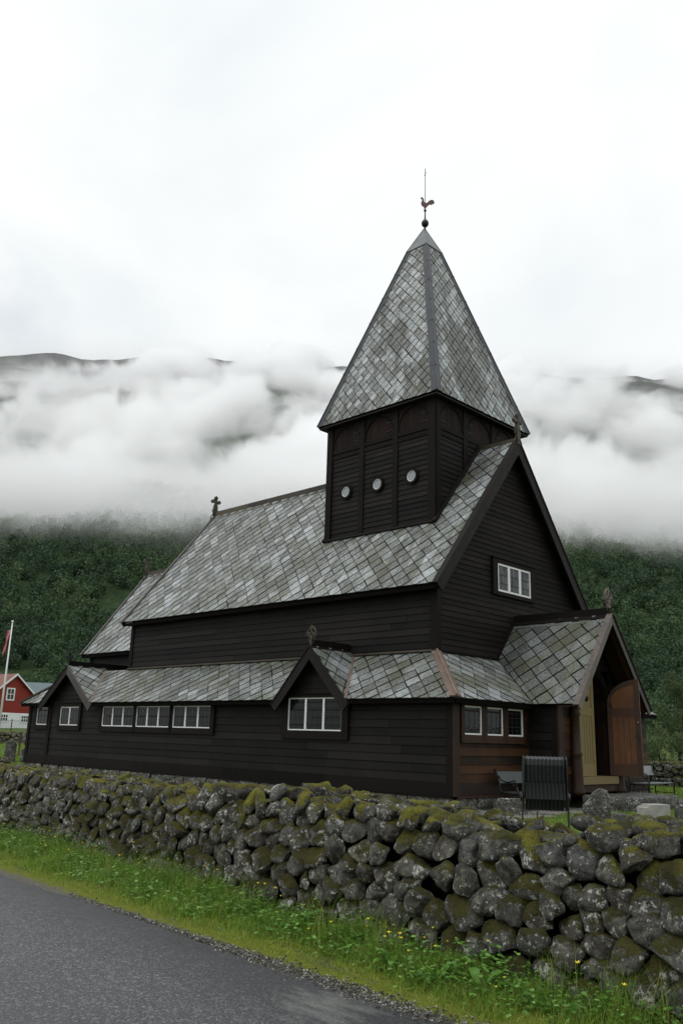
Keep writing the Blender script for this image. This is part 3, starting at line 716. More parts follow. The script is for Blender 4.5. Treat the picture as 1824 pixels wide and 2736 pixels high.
mb.box((tx0+.01, ty0+.01, 7.5), (tx1-.01, ty1-.01, tz), 0)
mb.build('tower_wall', C_)
for (fix, isx, lo, hi, posts, sg) in ((ty0, True, tx0, tx1, (-6.16, -4.60), -1), (tx1, False, ty0, ty1, (4.59, 6.28), 1)):
    pw_ = [(lo-.05, lo+.22)] + [(q-.11, q+.11) for q in posts] + [(hi-.24, hi+.05)]
    for k, (p0, p1) in enumerate(pw_):
        mb = MB(M['tarv']); d = .075 if k in (0, 3) else .055
        if isx: mb.box((p0, fix-d, 7.7), (p1, fix+.0, tz))
        else: mb.box((fix, p0+(.05 if k == 0 else 0), 7.7), (fix+d, p1, tz))
        mb.build('post', C_)
    mb = MB(M['tarv'], M['iron'])
    for k in range(3):
        p0, p1 = pw_[k][1], pw_[k+1][0]
        def bx(c0, c1, z0, z1, d0, d1, mi=0):
            if isx: mb.box((c0, fix-d0, z0), (c1, fix-d1, z1), mi)
            else: mb.box((fix+d0, c0, z0), (fix+d1, c1, z1), mi)
        bx(p0, p1, 11.36, 11.50, 0, .045); bx(p0, p1, 11.18, 11.30, 0, .040)
        nd = int((p1-p0)/.07)
        for i in range(nd): bx(p0+(i+.2)*(p1-p0)/nd, p0+(i+.8)*(p1-p0)/nd, 11.14, 11.18, 0, .038)
        cc, hr = (p0+p1)/2, (p1-p0)/2
        pth = []
        for th in np.linspace(0, math.pi, 15):
            c, z = cc-hr*math.cos(th)*.98, 11.62+.70*math.sin(th)
            pth.append((c, fix-.02, z) if isx else (fix+.02, c, z))
        mb.tube(pth, .03, 6)
        for zz in (11.66, 11.98):
            c1 = p1-.03 if isx else p0+.32
            bx(c1-.30, c1, zz, zz+.022, .02, .03, 1)
    mb.build('arcade', C_)
# base boards of the tower, following the roof
mb = MB(M['bargedark'])
mb.beam((tx0-.12, ty0-.06, zE(ty0)+.03), (tx1+.10, ty0-.06, zE(ty0)+.03), .10, .06)
mb.beam((tx1+.05, ty0-.1, zE(ty0-.1)+.12), (tx1+.05, yc, 11.30), .14, .10, (1, 0, 0))
mb.beam((tx0-.05, ty0-.1, zE(ty0-.1)+.12), (tx0-.05, yc, 11.30), .14, .10, (1, 0, 0))
mb.build('base_board', C_)
for px_ in (-6.88, -5.38, -3.86):
    mb = MB(M['tarv'])
    def ring(ra, rb, d0, d1, mi=0):
        n_ = 28; vs = []
        for k in range(n_):
            c, s = math.cos(2*math.pi*k/n_), math.sin(2*math.pi*k/n_)
            vs += [(px_+ra*c, ty0-d1, 9.83+ra*s), (px_+rb*c, ty0-d1, 9.83+rb*s), (px_+rb*c, ty0-d0, 9.83+rb*s), (px_+ra*c, ty0-d0, 9.83+ra*s)]
        mb.add(vs, [(4*k+j, 4*k+(j+1) % 4, 4*((k+1) % n_)+(j+1) % 4, 4*((k+1) % n_)+j) for k in range(n_) for j in range(4)], mi)
    ring(.19, .275, 0, .09); wn = mb.build('window', C_)
    mb = MB(M['white']); ring(.165, .192, 0.0, .07); mb.build('sash', wn)
    mb = MB(M['porthole']); mb.prism([(px_+.168*math.cos(t), ty0-.02, 9.83+.168*math.sin(t)) for t in np.linspace(0, 2*math.pi, 29)[:-1]], (0, -.03, 0)); mb.build('pane', wn)
# --- spire
sh, sb, zb = 2.78, .44, 20.05; z0_ = 12.50
def sc_(dx, dy, k): h_ = (sh, sb)[k]; return Vector((tcx+dx*h_, yc+dy*h_, (z0_, zb)[k]))
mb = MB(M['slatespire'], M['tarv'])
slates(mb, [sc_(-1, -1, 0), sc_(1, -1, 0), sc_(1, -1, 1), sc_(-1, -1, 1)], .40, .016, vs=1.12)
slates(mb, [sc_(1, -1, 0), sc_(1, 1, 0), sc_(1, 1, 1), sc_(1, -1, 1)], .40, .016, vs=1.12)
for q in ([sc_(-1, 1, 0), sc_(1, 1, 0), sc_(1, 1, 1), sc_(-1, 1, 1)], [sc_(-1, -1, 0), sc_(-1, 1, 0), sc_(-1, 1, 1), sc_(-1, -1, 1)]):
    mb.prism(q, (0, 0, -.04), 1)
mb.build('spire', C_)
mb = MB(M['bargedark']); mb.box((tcx-sh+.03, yc-sh+.03, z0_-.10), (tcx+sh-.03, yc+sh-.03, z0_-.045)); mb.box((tcx-sh+.3, yc-sh+.3, z0_-.2), (tcx+sh-.3, yc+sh-.3, z0_-.103)); mb.build('soffit', C_)
for dx, dy in ((-1, -1), (1, -1), (1, 1), (-1, 1)):
    mb = MB(M['leadgrey'])
    a, b = sc_(dx, dy, 0), sc_(dx, dy, 1)
    for ex, n_ in (((-dx, 0), Vector((0, dy*7.55, 2.34)).normalized()), ((0, -dy), Vector((dx*7.55, 0, 2.34)).normalized())):
        ev = Vector((ex[0], ex[1], 0)); K = 7
        for k in range(K):
            f0, f1 = k/K, (k+1)/K+.006*(k < K-1)
            w0, w1 = .21-.04*f0, .21-.04*f1
            p, q = a.lerp(b, f0), a.lerp(b, min(1, f1)); o2 = n_*(.026+.004*(k % 2))
            mb.prism([p+o2-ev*.02, p+ev*w0+o2, q+ev*w1+o2, q-ev*.02+o2], n_*.006)
    dg = Vector((dx, dy, .45)).normalized()
    mb.tube([a+dg*.045, b+dg*.045], .032, 6)
    for k in range(1, 7): p = a.lerp(b, k/7)+dg*.045; mb.tube([p-(b-a).normalized()*.02, p+(b-a).normalized()*.02], .045, 6)
    mb.build('hip_flashing', C_)
mb = MB(M['leadlight']); q = [Vector((tcx+dx*(sb+.075), yc+dy*(sb+.075), zb-.06)) for dx, dy in ((-1, -1), (1, -1), (1, 1), (-1, 1))]; ap = Vector((tcx, yc, 21.13))
mb.add(q+[ap], [(0, 1, 4), (1, 2, 4), (2, 3, 4), (3, 0, 4), (3, 2, 1, 0)])
for v in q: mb.tube([v, ap], .014, 5)
mb.build('spire_cap', C_)
# --- weathercock
vx, vy = tcx+.03, yc
mb = MB(M['iron'], M['vane'])
mb.lathe([(0.05, -.03), (.03, .08), (.05, .13), (.10, .17), (.138, .23), (.15, .30), (.138, .36), (.10, .42), (.045, .47), (.03, .55), (.024, .85), (.02, .86)], (vx, vy, 21.02), 16)
mb.lathe([(.02, 0), (.05, .03), (.055, .06), (.05, .09), (.015, .12)], (vx, vy, 21.84), 12)
mb.tube([(vx, vy, 21.1), (vx+.0, vy, 23.86)], .014, 6, 1)
mb.tube([(vx-.09, vy+.06, 23.60), (vx+.09, vy-.06, 23.60)], .012, 6, 1)
wc = mb.build('weathervane', C_, True)
D_ = Vector((.86, .51, 0))
rp = [(-.24, .66), (-.20, .71), (-.19, .75), (-.165, .70), (-.14, .745), (-.12, .68), (-.08, .64), (-.06, .55), (-.06, .46), (.0, .38), (.06, .35), (.12, .38), (.19, .45), (.28, .50), (.38, .49), (.45, .42), (.47, .33), (.43, .25), (.38, .24), (.39, .30), (.37, .27), (.33, .22), (.28, .21), (.24, .26), (.19, .22), (.14, .20), (.10, .13), (.04, .09), (.04, -.02), (.015, -.02), (.01, .09), (-.03, .10), (-.04, .02), (-.065, .0), (-.055, .11), (-.10, .17), (-.18, .24), (-.21, .34), (-.19, .44), (-.15, .55), (-.155, .61), (-.19, .58), (-.195, .63)]
mb = MB(M['vane'])
mb.prism([Vector((vx, vy, 21.96))+D_*q[0]*.80+Z*q[1]*.80+Vector((-D_.y, D_.x, 0))*-.012 for q in rp], Vector((-D_.y, D_.x, 0))*.024); mb.build('rooster', wc)
# --- finials
def clover(name, x, y, z, s=1., tip=-1):
    mb = MB(M['cap'])
    mb.box((x-.055*s, y-.09*s, z-.1), (x+.055*s, y+.09*s, z+.50*s)); mb.box((x-.07*s, y-.11*s, z+.42*s), (x+.07*s, y+.11*s, z+.47*s)); mb.box((x-.065*s, y-.10*s, z+.5*s), (x+.065*s, y+.10*s, z+.54*s))
    mb.prism([(x-.05*s, y-.10*s, z+.54*s), (x-.05*s, y+.10*s, z+.54*s), (x-.05*s, y+.045*s, z+.72*s), (x-.05*s, y-.045*s, z+.72*s)], (.1*s, 0, 0))
    c = z+.76*s
    for ang in (0, 90, 180):
        ca, sa = math.cos(R(ang)), math.sin(R(ang))
        pr = [(0, -.03), (.10, -.06), (.16, -.09), (.22, -.085), (.26, -.03), (.29, 0), (.26, .03), (.22, .085), (.16, .09), (.10, .06), (0, .03)]
        mb.prism([(x-.05*s, y+(q[0]*ca-q[1]*sa)*s, c+(q[0]*sa+q[1]*ca)*s) for q in pr], (.1*s, 0, 0))
    for sg in (-1, 1):
        mb.tube([(x, y+sg*.09*s, z+.36*s), (x, y+sg*.16*s, z+.34*s), (x, y+sg*.17*s, z+.28*s), (x, y+sg*.12*s, z+.22*s), (x, y+sg*.14*s, z+.10*s), (x, y+sg*.22*s, z+.0), (x, y+sg*.25*s, z-.14*s), (x, y+sg*.20*s, z-.26*s)], .028*s, 6)
    return mb.build(name, C_, bev=.006)
clover('finial', -17.83, yc, 11.16, .98); clover('finial', -1.33, yc, 11.16, .98); clover('finial', CX-.33, yc, 8.92, .95)
def ringed(x, y, z, ax, s=1., mk='cap'):
    mb = MB(M[mk]); A = Vector(ax)
    o = Vector((x, y, z)); Nn = A.cross(Z)
    mb.beam(o-Z*.1, o+Z*.62*s, .05*s, .05*s, A); mb.beam(o-A*.2*s+Z*.36*s, o+A*.2*s+Z*.36*s, .05*s, .07*s)
    mb.tube([o+Z*.40*s+(A*math.cos(t)+Z*math.sin(t))*.155*s for t in np.linspace(0, 2*math.pi, 25)], .02*s, 6)
    for sg in (-1, 1): mb.beam(o+A*.20*s*sg+Z*.29*s, o+A*.20*s*sg+Z*.43*s, .05*s, .05*s, A); mb.tube([o+A*.04*sg*s+Z*.05*s, o+A*.12*s*sg+Z*.18*s, o+A*.15*s*sg+Z*.30*s], .014*s, 5)
    return mb.build('finial', C_)
ringed(D1[0], -.28, D1[1]+.02, X, .95, 'bargedark'); ringed(D2[0], -.28, D2[1]+.02, X, 1., 'cap'); ringed(1.62, yc, 5.16, Y, 1.2, 'bargegrey')
# --- porch
XP, XW, PY = 1.68, .93, 3.50
sp = (5.06-h1)/2.167
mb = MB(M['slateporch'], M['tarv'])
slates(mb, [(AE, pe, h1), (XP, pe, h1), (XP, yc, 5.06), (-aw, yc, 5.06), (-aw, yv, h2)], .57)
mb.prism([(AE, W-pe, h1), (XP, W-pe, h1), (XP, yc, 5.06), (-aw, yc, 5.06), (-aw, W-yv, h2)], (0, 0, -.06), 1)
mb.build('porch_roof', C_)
mb = MB(M['tar'], M['tarv'], M['brown'])
boards(mb, (0, PY, 0), X, -Y, [(0, .32), (XW, .32), (XW, 2.5), (0, 2.5)], .222, .022, .32); mb.box((0, PY-.04, .002), (XW, PY+.01, .32), 1); mb.box((.0, PY-.1, -.043), (XW+.1, PY, .001), 1)
boards(mb, (0, W-PY, 0), X, Y, [(0, .32), (XW, .32), (XW, 2.5), (0, 2.5)], .222, .022, .32)
dl, dr, dsp, dtop = 4.56, 6.28, 2.52, 3.36; dc = (dl+dr)/2; dh = (dr-dl)/2
boards(mb, (XW, 0, 0), Y, X, [(PY, .32), (dl-.2, .32), (dl-.2, 2.5), (PY, 2.5)], .222, .022, .32, 2)
boards(mb, (XW, 0, 0), Y, X, [(dr+.2, .32), (W-PY, .32), (W-PY, 2.5), (dr+.2, 2.5)], .222, .022, .32, 2)
boards(mb, (XW, 0, 0), Y, X, [(PY, 2.5), (dl-.2, 2.5), (dl-.2, h1+(dl-.2-pe)*sp-.08), (PY, h1+(PY-pe)*sp-.08)], .2, .02, .32, 0)
boards(mb, (XW, 0, 0), Y, X, [(dr+.2, 2.5), (W-PY, 2.5), (W-PY, h1+(PY-pe)*sp-.08), (dr+.2, h1+(dl-.2-pe)*sp-.08)], .2, .02, .32, 0)
boards(mb, (XW, 0, 0), Y, X, [(dl-.2, 3.50), (dr+.2, 3.50), (dr+.2, h1+(dl-.2-pe)*sp-.1), (yc, 4.9), (dl-.2, h1+(dl-.2-pe)*sp-.1)], .2, .02, .32, 0)
for y0, y1 in ((PY+.02, dl-.2), (dr+.2, W-PY-.02)): mb.box((.0, y0, -.05), (XW-.005, y1, 2.6), 0)
mb.box((0, dl-.2, 3.50), (XW-.005, dr+.2, 3.60), 0)
for y0, y1 in ((PY-.05, dl-.2), (dr+.2, W-PY)): mb.box((XW-.01, y0, .004), (XW+.045, y1, .318), 1); mb.box((XW-.01, y0-.02, -.044), (XW+.11, y1, .0), 1)
mb.build('porch_wall', C_)
mb = MB(M['tarv']); mb.box((XW-.16, PY-.06, .003), (XW, PY+.0, 2.5)); mb.build('corner_board', C_)
mb = MB(M['brownv']); mb.box((XW, PY-.055, .0), (XW+.06, PY+.20, 2.5)); mb.build('corner_board', C_)
# interior and floor near-black, their shade painted in; threshold and arch
mb = MB(M['shade']); mb.box((-1.5, dl-.3, .30), (-1.45, dr+.3, 3.5)); mb.box((-1.5, dl-.3, .3), (0.0, dl-.25, 3.5)); mb.box((-1.5, dr+.25, .3), (0.0, dr+.3, 3.5)); mb.box((-1.5, dl-.3, 3.5), (XW-.3, dr+.3, 3.55)); mb.box((-1.5, dl-.3, .28), (XW-.3, dr+.3, .33)); mb.build('interior_wall', C_)
mb = MB(M['olive'], M['brownv']); mb.box((XW-.25, dl-.2, .27), (XW+.22, dr+.2, .48), 0); mb.box((XW-.2, dl-.32, .06), (XW+.16, dr+.32, .268), 1); mb.build('threshold', C_, bev=.01)
def archpath(ins, n_=18, z0=.48):
    pts_ = [(dl-ins, z0), (dl-ins, dsp)]
    pts_ += [(dc-(dh+ins)*math.cos(t), dsp+(dtop-dsp+ins)*math.sin(t)) for t in np.linspace(0, math.pi, n_)[1:-1]]
    return pts_+[(dr+ins, dsp), (dr+ins, z0)]
def archband(mb, i0, i1, x0, x1, mi=0):
    A, B = archpath(i0), archpath(i1)
    for k in range(len(A)-1): mb.prism([(x0, *A[k]), (x0, *A[k+1]), (x0, *B[k+1]), (x0, *B[k])], (x1-x0, 0, 0), mi)
mb = MB(M['brownv'], M['tarv'])
archband(mb, 0, .12, XW-.35, XW-.002, 0); archband(mb, .12, .34, XW-.1, XW-.02, 1)
for ins, x in ((.03, XW+.03), (.10, XW+.05), (.17, XW+.03)): mb.tube([(x, *q) for q in archpath(ins)], .028, 6, 1)
mb.build('door_frame', C_)
# the carved portal columns
for yy in (4.24, W-4.20):
    mb = MB(M['brownv'])
    mb.lathe([(.10, 0), (.20, .0), (.205, .10), (.17, .2), (.155, .5), (.15, .9), (.135, 1.02), (.165, 1.06), (.165, 1.12), (.13, 1.16), (.125, 1.7), (.12, 2.1), (.15, 2.16), (.15, 2.22), (.12, 2.27), (.14, 2.4), (.20, 2.6), (.17, 2.78), (.09, 2.9), (0, 2.92)], (XW+.12, yy, .0), 18)
    mb.tube([(XW+.2, yy, 2.35), (XW+.34, yy, 2.5), (XW+.45, yy, 2.7), (XW+.52, yy, 2.62), (XW+.46, yy, 2.54)], .06, 8)
    mb.build('portal_column', C_, True)
# door leaves (quarter arch): local a from hinge (0) to free edge (w)
def leaf(name, hinge, ang, w_, woodp, woodr, base, zt, zs, th=.055, flip=1, handle=True):
    U = Vector((math.cos(R(ang)), math.sin(R(ang)), 0)); Nn = Vector((-U.y, U.x, 0))*flip
    o = Vector(hinge)
    def pt(a, z, d): return o+U*a+Nn*d+Z*z
    def top(a, ins=0): t = max(0, 1-((w_-a)/w_)**2); return zs+(zt-zs)*math.sqrt(t)-ins
    prof = [(0, base)]+[(a, top(a)) for a in w_*(1-np.cos(np.linspace(0, math.pi/2, 14)))]+[(w_, base)]
    mb = MB(M[woodp]); mb.prism([pt(a, z, 0) for a, z in prof], Nn*th)
    lf = mb.build(name, C_)
    mb = MB(M[woodr]); d0, d1 = -.012, .001
    for sd_ in ((-.014, .002), (th-.002, th+.014)):
        def bx(a0, a1, z0, z1): mb.prism([pt(a0, z0, sd_[0]), pt(a1, z0, sd_[0]), pt(a1, z1, sd_[0]), pt(a0, z1, sd_[0])], Nn*(sd_[1]-sd_[0]))
        mid = base+(zs-base)*.83
        bx(0, .13, base, top(.0)-.0); bx(w_-.15, w_, base, top(w_)); bx(.13, w_-.15, base, base+.34); bx(.13, w_-.15, mid, mid+.22)
        # curved rail under the arch
        A = [(a, top(a)) for a in w_*(1-np.cos(np.linspace(0.0, 1.45, 13)))]; B = [(max(a, .13*1.0), top(a)-.15-.0*a) for a, _ in A]
        for k in range(12): mb.prism([pt(A[k][0], A[k][1], sd_[0]), pt(A[k+1][0], A[k+1][1], sd_[0]), pt(B[k+1][0], B[k+1][1], sd_[0]), pt(B[k][0], B[k][1], sd_[0])], Nn*(sd_[1]-sd_[0]))
        for g_ in np.linspace(.13, w_-.15, 5)[1:-1]: mb.prism([pt(g_-.004, base+.34, sd_[0]+.006*(1 if sd_[0] < 0 else -1)), pt(g_+.004, base+.34, sd_[0]+.006*(1 if sd_[0] < 0 else -1)), pt(g_+.004, mid, sd_[0]+.006*(1 if sd_[0] < 0 else -1)), pt(g_-.004, mid, sd_[0]+.006*(1 if sd_[0] < 0 else -1))], Nn*(.008))
    mb.build('rail', lf)
    if handle:
        mb = MB(M['iron'])
        for sgn, dd in ((-1, -.014), (1, th+.014)):
            q = pt(w_-.07, base+1.12, dd); mb.prism([q+U*-.02+Z*-.16, q+U*.02+Z*-.16, q+U*.02+Z*.06, q+U*-.02+Z*.06], Nn*sgn*.006)
            mb.tube([q, q+Nn*sgn*.07, q+Nn*sgn*.075-U*.13], .010, 6)
        mb.build('handle', lf)
        mb = MB(M['brass'])
        q = pt(w_-.07, base+1.52, -.014); mb.tube([q, q-Nn*.02, q-Nn*.045, q-Nn*.055], [.012, .012, .026, .014], 10); mb.build('knob', lf, True)
    return lf
leaf('door_leaf', (XW+.06, dr+.0, 0), 18, .93, 'door', 'doorrail', .50, 3.27, 2.55)
leaf('door_leaf', (XW+.06, dl, 0), 90, .87, 'olive', 'olive', .49, 3.3, 2.5, handle=False)
# porch barge, ridge, soffit
mb_ = barge(XP, pe-.03, h1-.05, yc, 5.06, .16, 'bargegrey', .05, 'bargegrey'); barge(XP, W-pe+.03, h1-.05, yc, 5.06, .16, 'barge', .05, 'bargedark')
mb = MB(M['brownv'])
for sg in (-1, 1): mb.prism([(XW+.1, yc, 4.98), (XW+.1, yc+sg*2.13, h1-.03), (XP, yc+sg*2.13, h1-.03), (XP, yc, 4.98)], (0, 0, -.03))
for sg in (-1, 1): mb.beam((XP-.12, yc+sg*2.05, 2.28), (XP-.12, yc+sg*.12, 4.76), .08, .12, (1, 0, 0))
mb.build('soffit', C_)
mb = MB(M['tarv']); mb.box((-aw, yc-.04, 5.0), (XP-.02, yc+.04, 5.28)); 
for sg in (-1, 1): mb.prism([(-aw, yc, 5.12), (-aw, yc+sg*.14, 4.97), (-aw, yc+sg*.14, 4.93), (-aw, yc, 5.06)], (aw+XP-.02, 0, 0))
mb.build('ridge_board', C_)
mb = MB(M['leadlight']); mb.prism([(-aw, yc-.15, 4.90), (XP-.1, yc-.15, 4.90), (XP-.1, yc-.2, 4.84), (-aw, yc-.2, 4.84)], (0, -.01, .018)); mb.build('ridge_flashing', C_)
mb = MB(M['tarv']); mb.beam((-aw+.04, yv-.02, h2+.03), (-aw+.04, yc-.05, 5.12), .10, .07, (1, 0, 0)); mb.beam((-aw+.05, yv, h2+.025), (AE, pe, h1+.02), .07, .035); mb.build('valley_board', C_)
# ------------------------------------------------------------------ ground and road
def sstep(a, b, x):
    t = np.clip((x-a)/(b-a), 0, 1); return t*t*(3-2*t)
def edge_y(x): return -12.72-.06*x
def gz(x, y):
    x, y = np.asarray(x, float), np.asarray(y, float)
    r = np.hypot(x-CAM.x, y-CAM.y)
    z = -.35+.022*np.clip(r-38, 0, 260)*sstep(-14, -6, y+.0*x)
    z = z+.14*sstep(4, 10, y)*sstep(-12, -2, x)*(1-sstep(14, 30, r-20))
    e = y-edge_y(x)
    z = z-.03*(1-sstep(-.05, .12, e))*(e < .2)
    z = z+(.04*sstep(.5, 1.3, e)*(1-sstep(1.4, 3.0, e)))
    z = z+(.02*np.sin(x*3.1+y*1.7)*np.sin(y*4.3-x*.9)+.012*np.sin(x*9.3+1)*np.sin(y*8.1))*sstep(.1, .5, e)*(1-sstep(20, 60, r))
    return z
def grid(name, xs, ys, zf, mt, parent=None, smooth=True):
    Xg, Yg = np.meshgrid(xs, ys); Zg = zf(Xg, Yg); nx, ny = len(xs), len(ys)
    v = np.stack([Xg.ravel(), Yg.ravel(), Zg.ravel()], 1)
    i = (np.arange(ny-1)[:, None]*nx+np.arange(nx-1)[None, :]).ravel()
    f = np.stack([i, i+1, i+nx+1, i+nx], 1)
    return rawmesh(name, v, f, mt, smooth)
def rawmesh(name, v, f, mt, smooth=False, attr=None):
    me = bpy.data.meshes.new(name); k = f.shape[1]
    me.vertices.add(len(v)); me.vertices.foreach_set('co', v.astype(np.float32).ravel())
    me.loops.add(f.size); me.loops.foreach_set('vertex_index', f.astype(np.int32).ravel())
    me.polygons.add(len(f)); me.polygons.foreach_set('loop_start', np.arange(0, f.size, k, dtype=np.int32))
    me.polygons.foreach_set('loop_total', np.full(len(f), k, dtype=np.int32))
    if smooth: me.polygons.foreach_set('use_smooth', np.ones(len(f), bool))
    me.materials.append(mt)
    if attr is not None:
        a = me.attributes.new('tint', 'FLOAT', 'POINT'); a.data.foreach_set('value', attr.astype(np.float32))
    me.update(calc_edges=True); me.validate()
    o = bpy.data.objects.new(name, me); COL.objects.link(o); return o
def axis(fine0, fine1, step, far, grow=1.25):
    a = list(np.arange(fine0, fine1, step)); d = step; x = a[-1]
    while x < far: d *= grow; x += d; a.append(x)
    d = step; x = a[0]; pre = []
    while x > -far: d *= grow; x -= d; pre.append(x)
    return np.array(pre[::-1]+a)
g = grid('ground', axis(-12, 14, .12, 4000), axis(-14.6, -6, .08, 4000), gz, M['ground']); tag(g, kind='structure')
ex = np.arange(-80, 60, .25); ey = edge_y(ex)+.03*np.sin(ex*1.3)+.018*np.sin(ex*5.1+.7)+rng.normal(0, .008, len(ex))
mb = MB(M['asphalt'])
rows = [0, .06, 1, 2.2, 3.5, 5, 6.6]
vs = [(x, y-o, -.345+.035*math.sin(min(o, 6)/6*math.pi)-(.03 if o == 0 else 0)) for x, y in zip(ex, ey) for o in rows]; nr = len(rows)
mb.add(vs, [(i*nr+j, i*nr+j+1, (i+1)*nr+j+1, (i+1)*nr+j) for i in range(len(ex)-1) for j in range(nr-1)])
tag(mb.build('road', smooth=True), kind='structure')
# gravel along the west front
mb = MB(M['gravel'])
gx, gy = np.linspace(.0, 2.2, 24), np.linspace(-.6, 4.2, 36)
vs = []
for y in gy:
    for x in gx: xx = x*(1+.10*math.sin(y*2.1)+.04*math.sin(y*7)); vs.append((xx, y, float(gz(xx, y))+.012+.012*mn.noise(Vector((xx*6, y*6, 0)))-.03*(x > 2.05)))
mb.add(vs, [(j*24+i, j*24+i+1, j*24+24+i+1, j*24+24+i) for j in range(35) for i in range(23)])
tag(mb.build('gravel_path', smooth=True), kind='structure')

# loose grit along the asphalt edge
def pebbles(name, xs, ys, rmin, rmax, mt):
    n = len(xs); base = np.array([(1, 0, 0), (-1, 0, 0), (0, 1, 0), (0, -1, 0), (0, 0, 1), (0, 0, -1)], float)
    fc = np.array([(0, 2, 4), (2, 1, 4), (1, 3, 4), (3, 0, 4), (2, 0, 5), (1, 2, 5), (3, 1, 5), (0, 3, 5)])
    r = rng.uniform(rmin, rmax, n)
    v = base[None]*rng.uniform(.6, 1.3, (n, 6, 1))*r[:, None, None]; v[:, :, 2] *= .7
    v[:, :, 0] += xs[:, None]; v[:, :, 1] += ys[:, None]; v[:, :, 2] += (np.maximum(gz(xs, ys), -.345)+r*.3)[:, None]
    return rawmesh(name, v.reshape(-1, 3), (fc[None]+(np.arange(n)*6)[:, None, None]).reshape(-1, 3), mt)
n = 3800; px_ = 4.5+7.*rng.uniform(0, 1, n)**.6; py_ = edge_y(px_)+rng.normal(.02, .03+.05*sstep(6.5, 9, px_), n)
M['grit'] = leafm('grit stones', [(0, (.035, .034, .031)), (.5, (.09, .087, .078)), (.85, (.17, .165, .15)), (1, (.32, .31, .29))], .8, 0)
tag(pebbles('gravel', px_, py_, .004, .013, M['grit']), kind='stuff')
n = 5000; tag(pebbles('gravel', rng.uniform(.2, 2.1, n), rng.uniform(-.4, 4.1, n), .008, .02, M['grit']), kind='stuff')

# ------------------------------------------------------------------ dry stone walls
def voronoi(seeds, bounds, asp=1.35, nn=18):
    sd = np.array(seeds); q = sd*np.array([1, asp]); cells = []
    for i in range(len(sd)):
        d = np.hypot(*(q-q[i]).T); idx = np.argsort(d)[1:nn+1]; poly = list(bounds(sd[i]))
        for j in idx:
            a, b = q[j]-q[i]; mid = (q[j]+q[i])/2; c = a*mid[0]+b*mid[1]
            poly = clip(poly, a, b*asp, c)
            if len(poly) < 3: break
        cells.append(poly)
    return cells
def stone_mesh(poly, gap, dep, nu, nv, seed, org, U, V, Nn, back=.35, amp=.20, lift=0.):
    """rounded field stone filling a wall cell; U,V in the face, Nn outward"""
    pl = np.array(poly); c = pl.mean(0)
    a2 = abs(area2(poly)); rm = math.sqrt(a2/math.pi)
    nxt = np.roll(pl, -1, 0); e = nxt-pl; ln = np.hypot(*e.T)+1e-9; nrm = np.stack([e[:, 1], -e[:, 0]], 1)/ln[:, None]
    if area2(poly) < 0: nrm = -nrm
    nrm = nrm
    dist = ((pl-c)*nrm).sum(1)-gap
    dist = np.maximum(dist, .012)
    th = np.linspace(0, 2*np.pi, nu, endpoint=False); dr = np.stack([np.cos(th), np.sin(th)], 1)
    pw_ = rng.uniform(5, 14)
    k = np.maximum(dr@nrm.T/dist[None], 0)**pw_
    rr = 1/np.maximum(k.sum(1), 1e-9)**(1/pw_); rr = np.minimum(rr, rm*2.0)
    ph = np.linspace(-math.pi/2, math.pi/2, nv)
    ep = rng.uniform(.42, .8); cp = np.abs(np.cos(ph))**ep; spv = np.sign(np.sin(ph))*np.abs(np.sin(ph))**rng.uniform(.6, 1.)
    D = rm*dep
    tilt = rng.normal(0, .24, 2)
    Pu = cp[:, None]*rr[None]*dr[None, :, 0]; Pv = cp[:, None]*rr[None]*dr[None, :, 1]
    Pn = np.where(spv > 0, spv*D, spv*D*back/dep*.9)[:, None]*np.ones_like(Pu) + (Pu*tilt[0]+Pv*tilt[1])
    o3 = np.array(org)+(c[0])*np.array(U)+(c[1])*np.array(V)+lift*np.array(Nn)
    pts_ = o3+Pu[..., None]*np.array(U)+Pv[..., None]*np.array(V)+Pn[..., None]*np.array(Nn)
    pts_ = pts_.reshape(-1, 3)
    ctr = o3; out = np.empty_like(pts_)
    for _ in range(int(rng.integers(4, 8))):
        m_ = rng.normal(0, 1, 3); m_ /= np.linalg.norm(m_); dd = (pts_-ctr)@m_; L_ = dd.max()*rng.uniform(.55, .85)
        pts_ = pts_-m_[None]*(np.maximum(0, dd-L_)*.88)[:, None]
    f1 = 1.5/rm*.5; so = seed*7.3
    for i, q in enumerate(pts_):
        v = Vector(q)
        n1 = mn.noise(Vector((q[0]*f1+so, q[1]*f1, q[2]*f1))); n2 = mn.noise(Vector((q[0]*f1*2.7, q[1]*f1*2.7+so, q[2]*f1*2.7))); n3 = mn.noise(v*17)
        k_ = 1+amp*(n1*1.0+n2*.75)
        out[i] = ctr+(q-ctr)*k_+(q-ctr)/(np.linalg.norm(q-ctr)+1e-6)*n3*.012
    f = []
    for j in range(nv-1):
        for i in range(nu): f.append((j*nu+i, j*nu+(i+1) % nu, (j+1)*nu+(i+1) % nu, (j+1)*nu+i))
    return out, np.array(f), a2
def darts(x0, x1, y0, y1, size, asp=1.35, tries=14000, rs=None):
    pts_ = []; rs = rs or random
    for _ in range(tries):
        x, y = rs.uniform(x0, x1), rs.uniform(y0, y1); s = size(x, y)*rs.choice((.5, .7, .9, 1.1, 1.45))
        ok = True
        for (a, b, t) in pts_:
            if abs(a-x) < 1. and ((a-x)**2+((b-y)*asp)**2) < (.5*(s+t))**2*.92: ok = False; break
        if ok: pts_.append((x, y, s))
    return [(a, b) for a, b, _ in pts_]
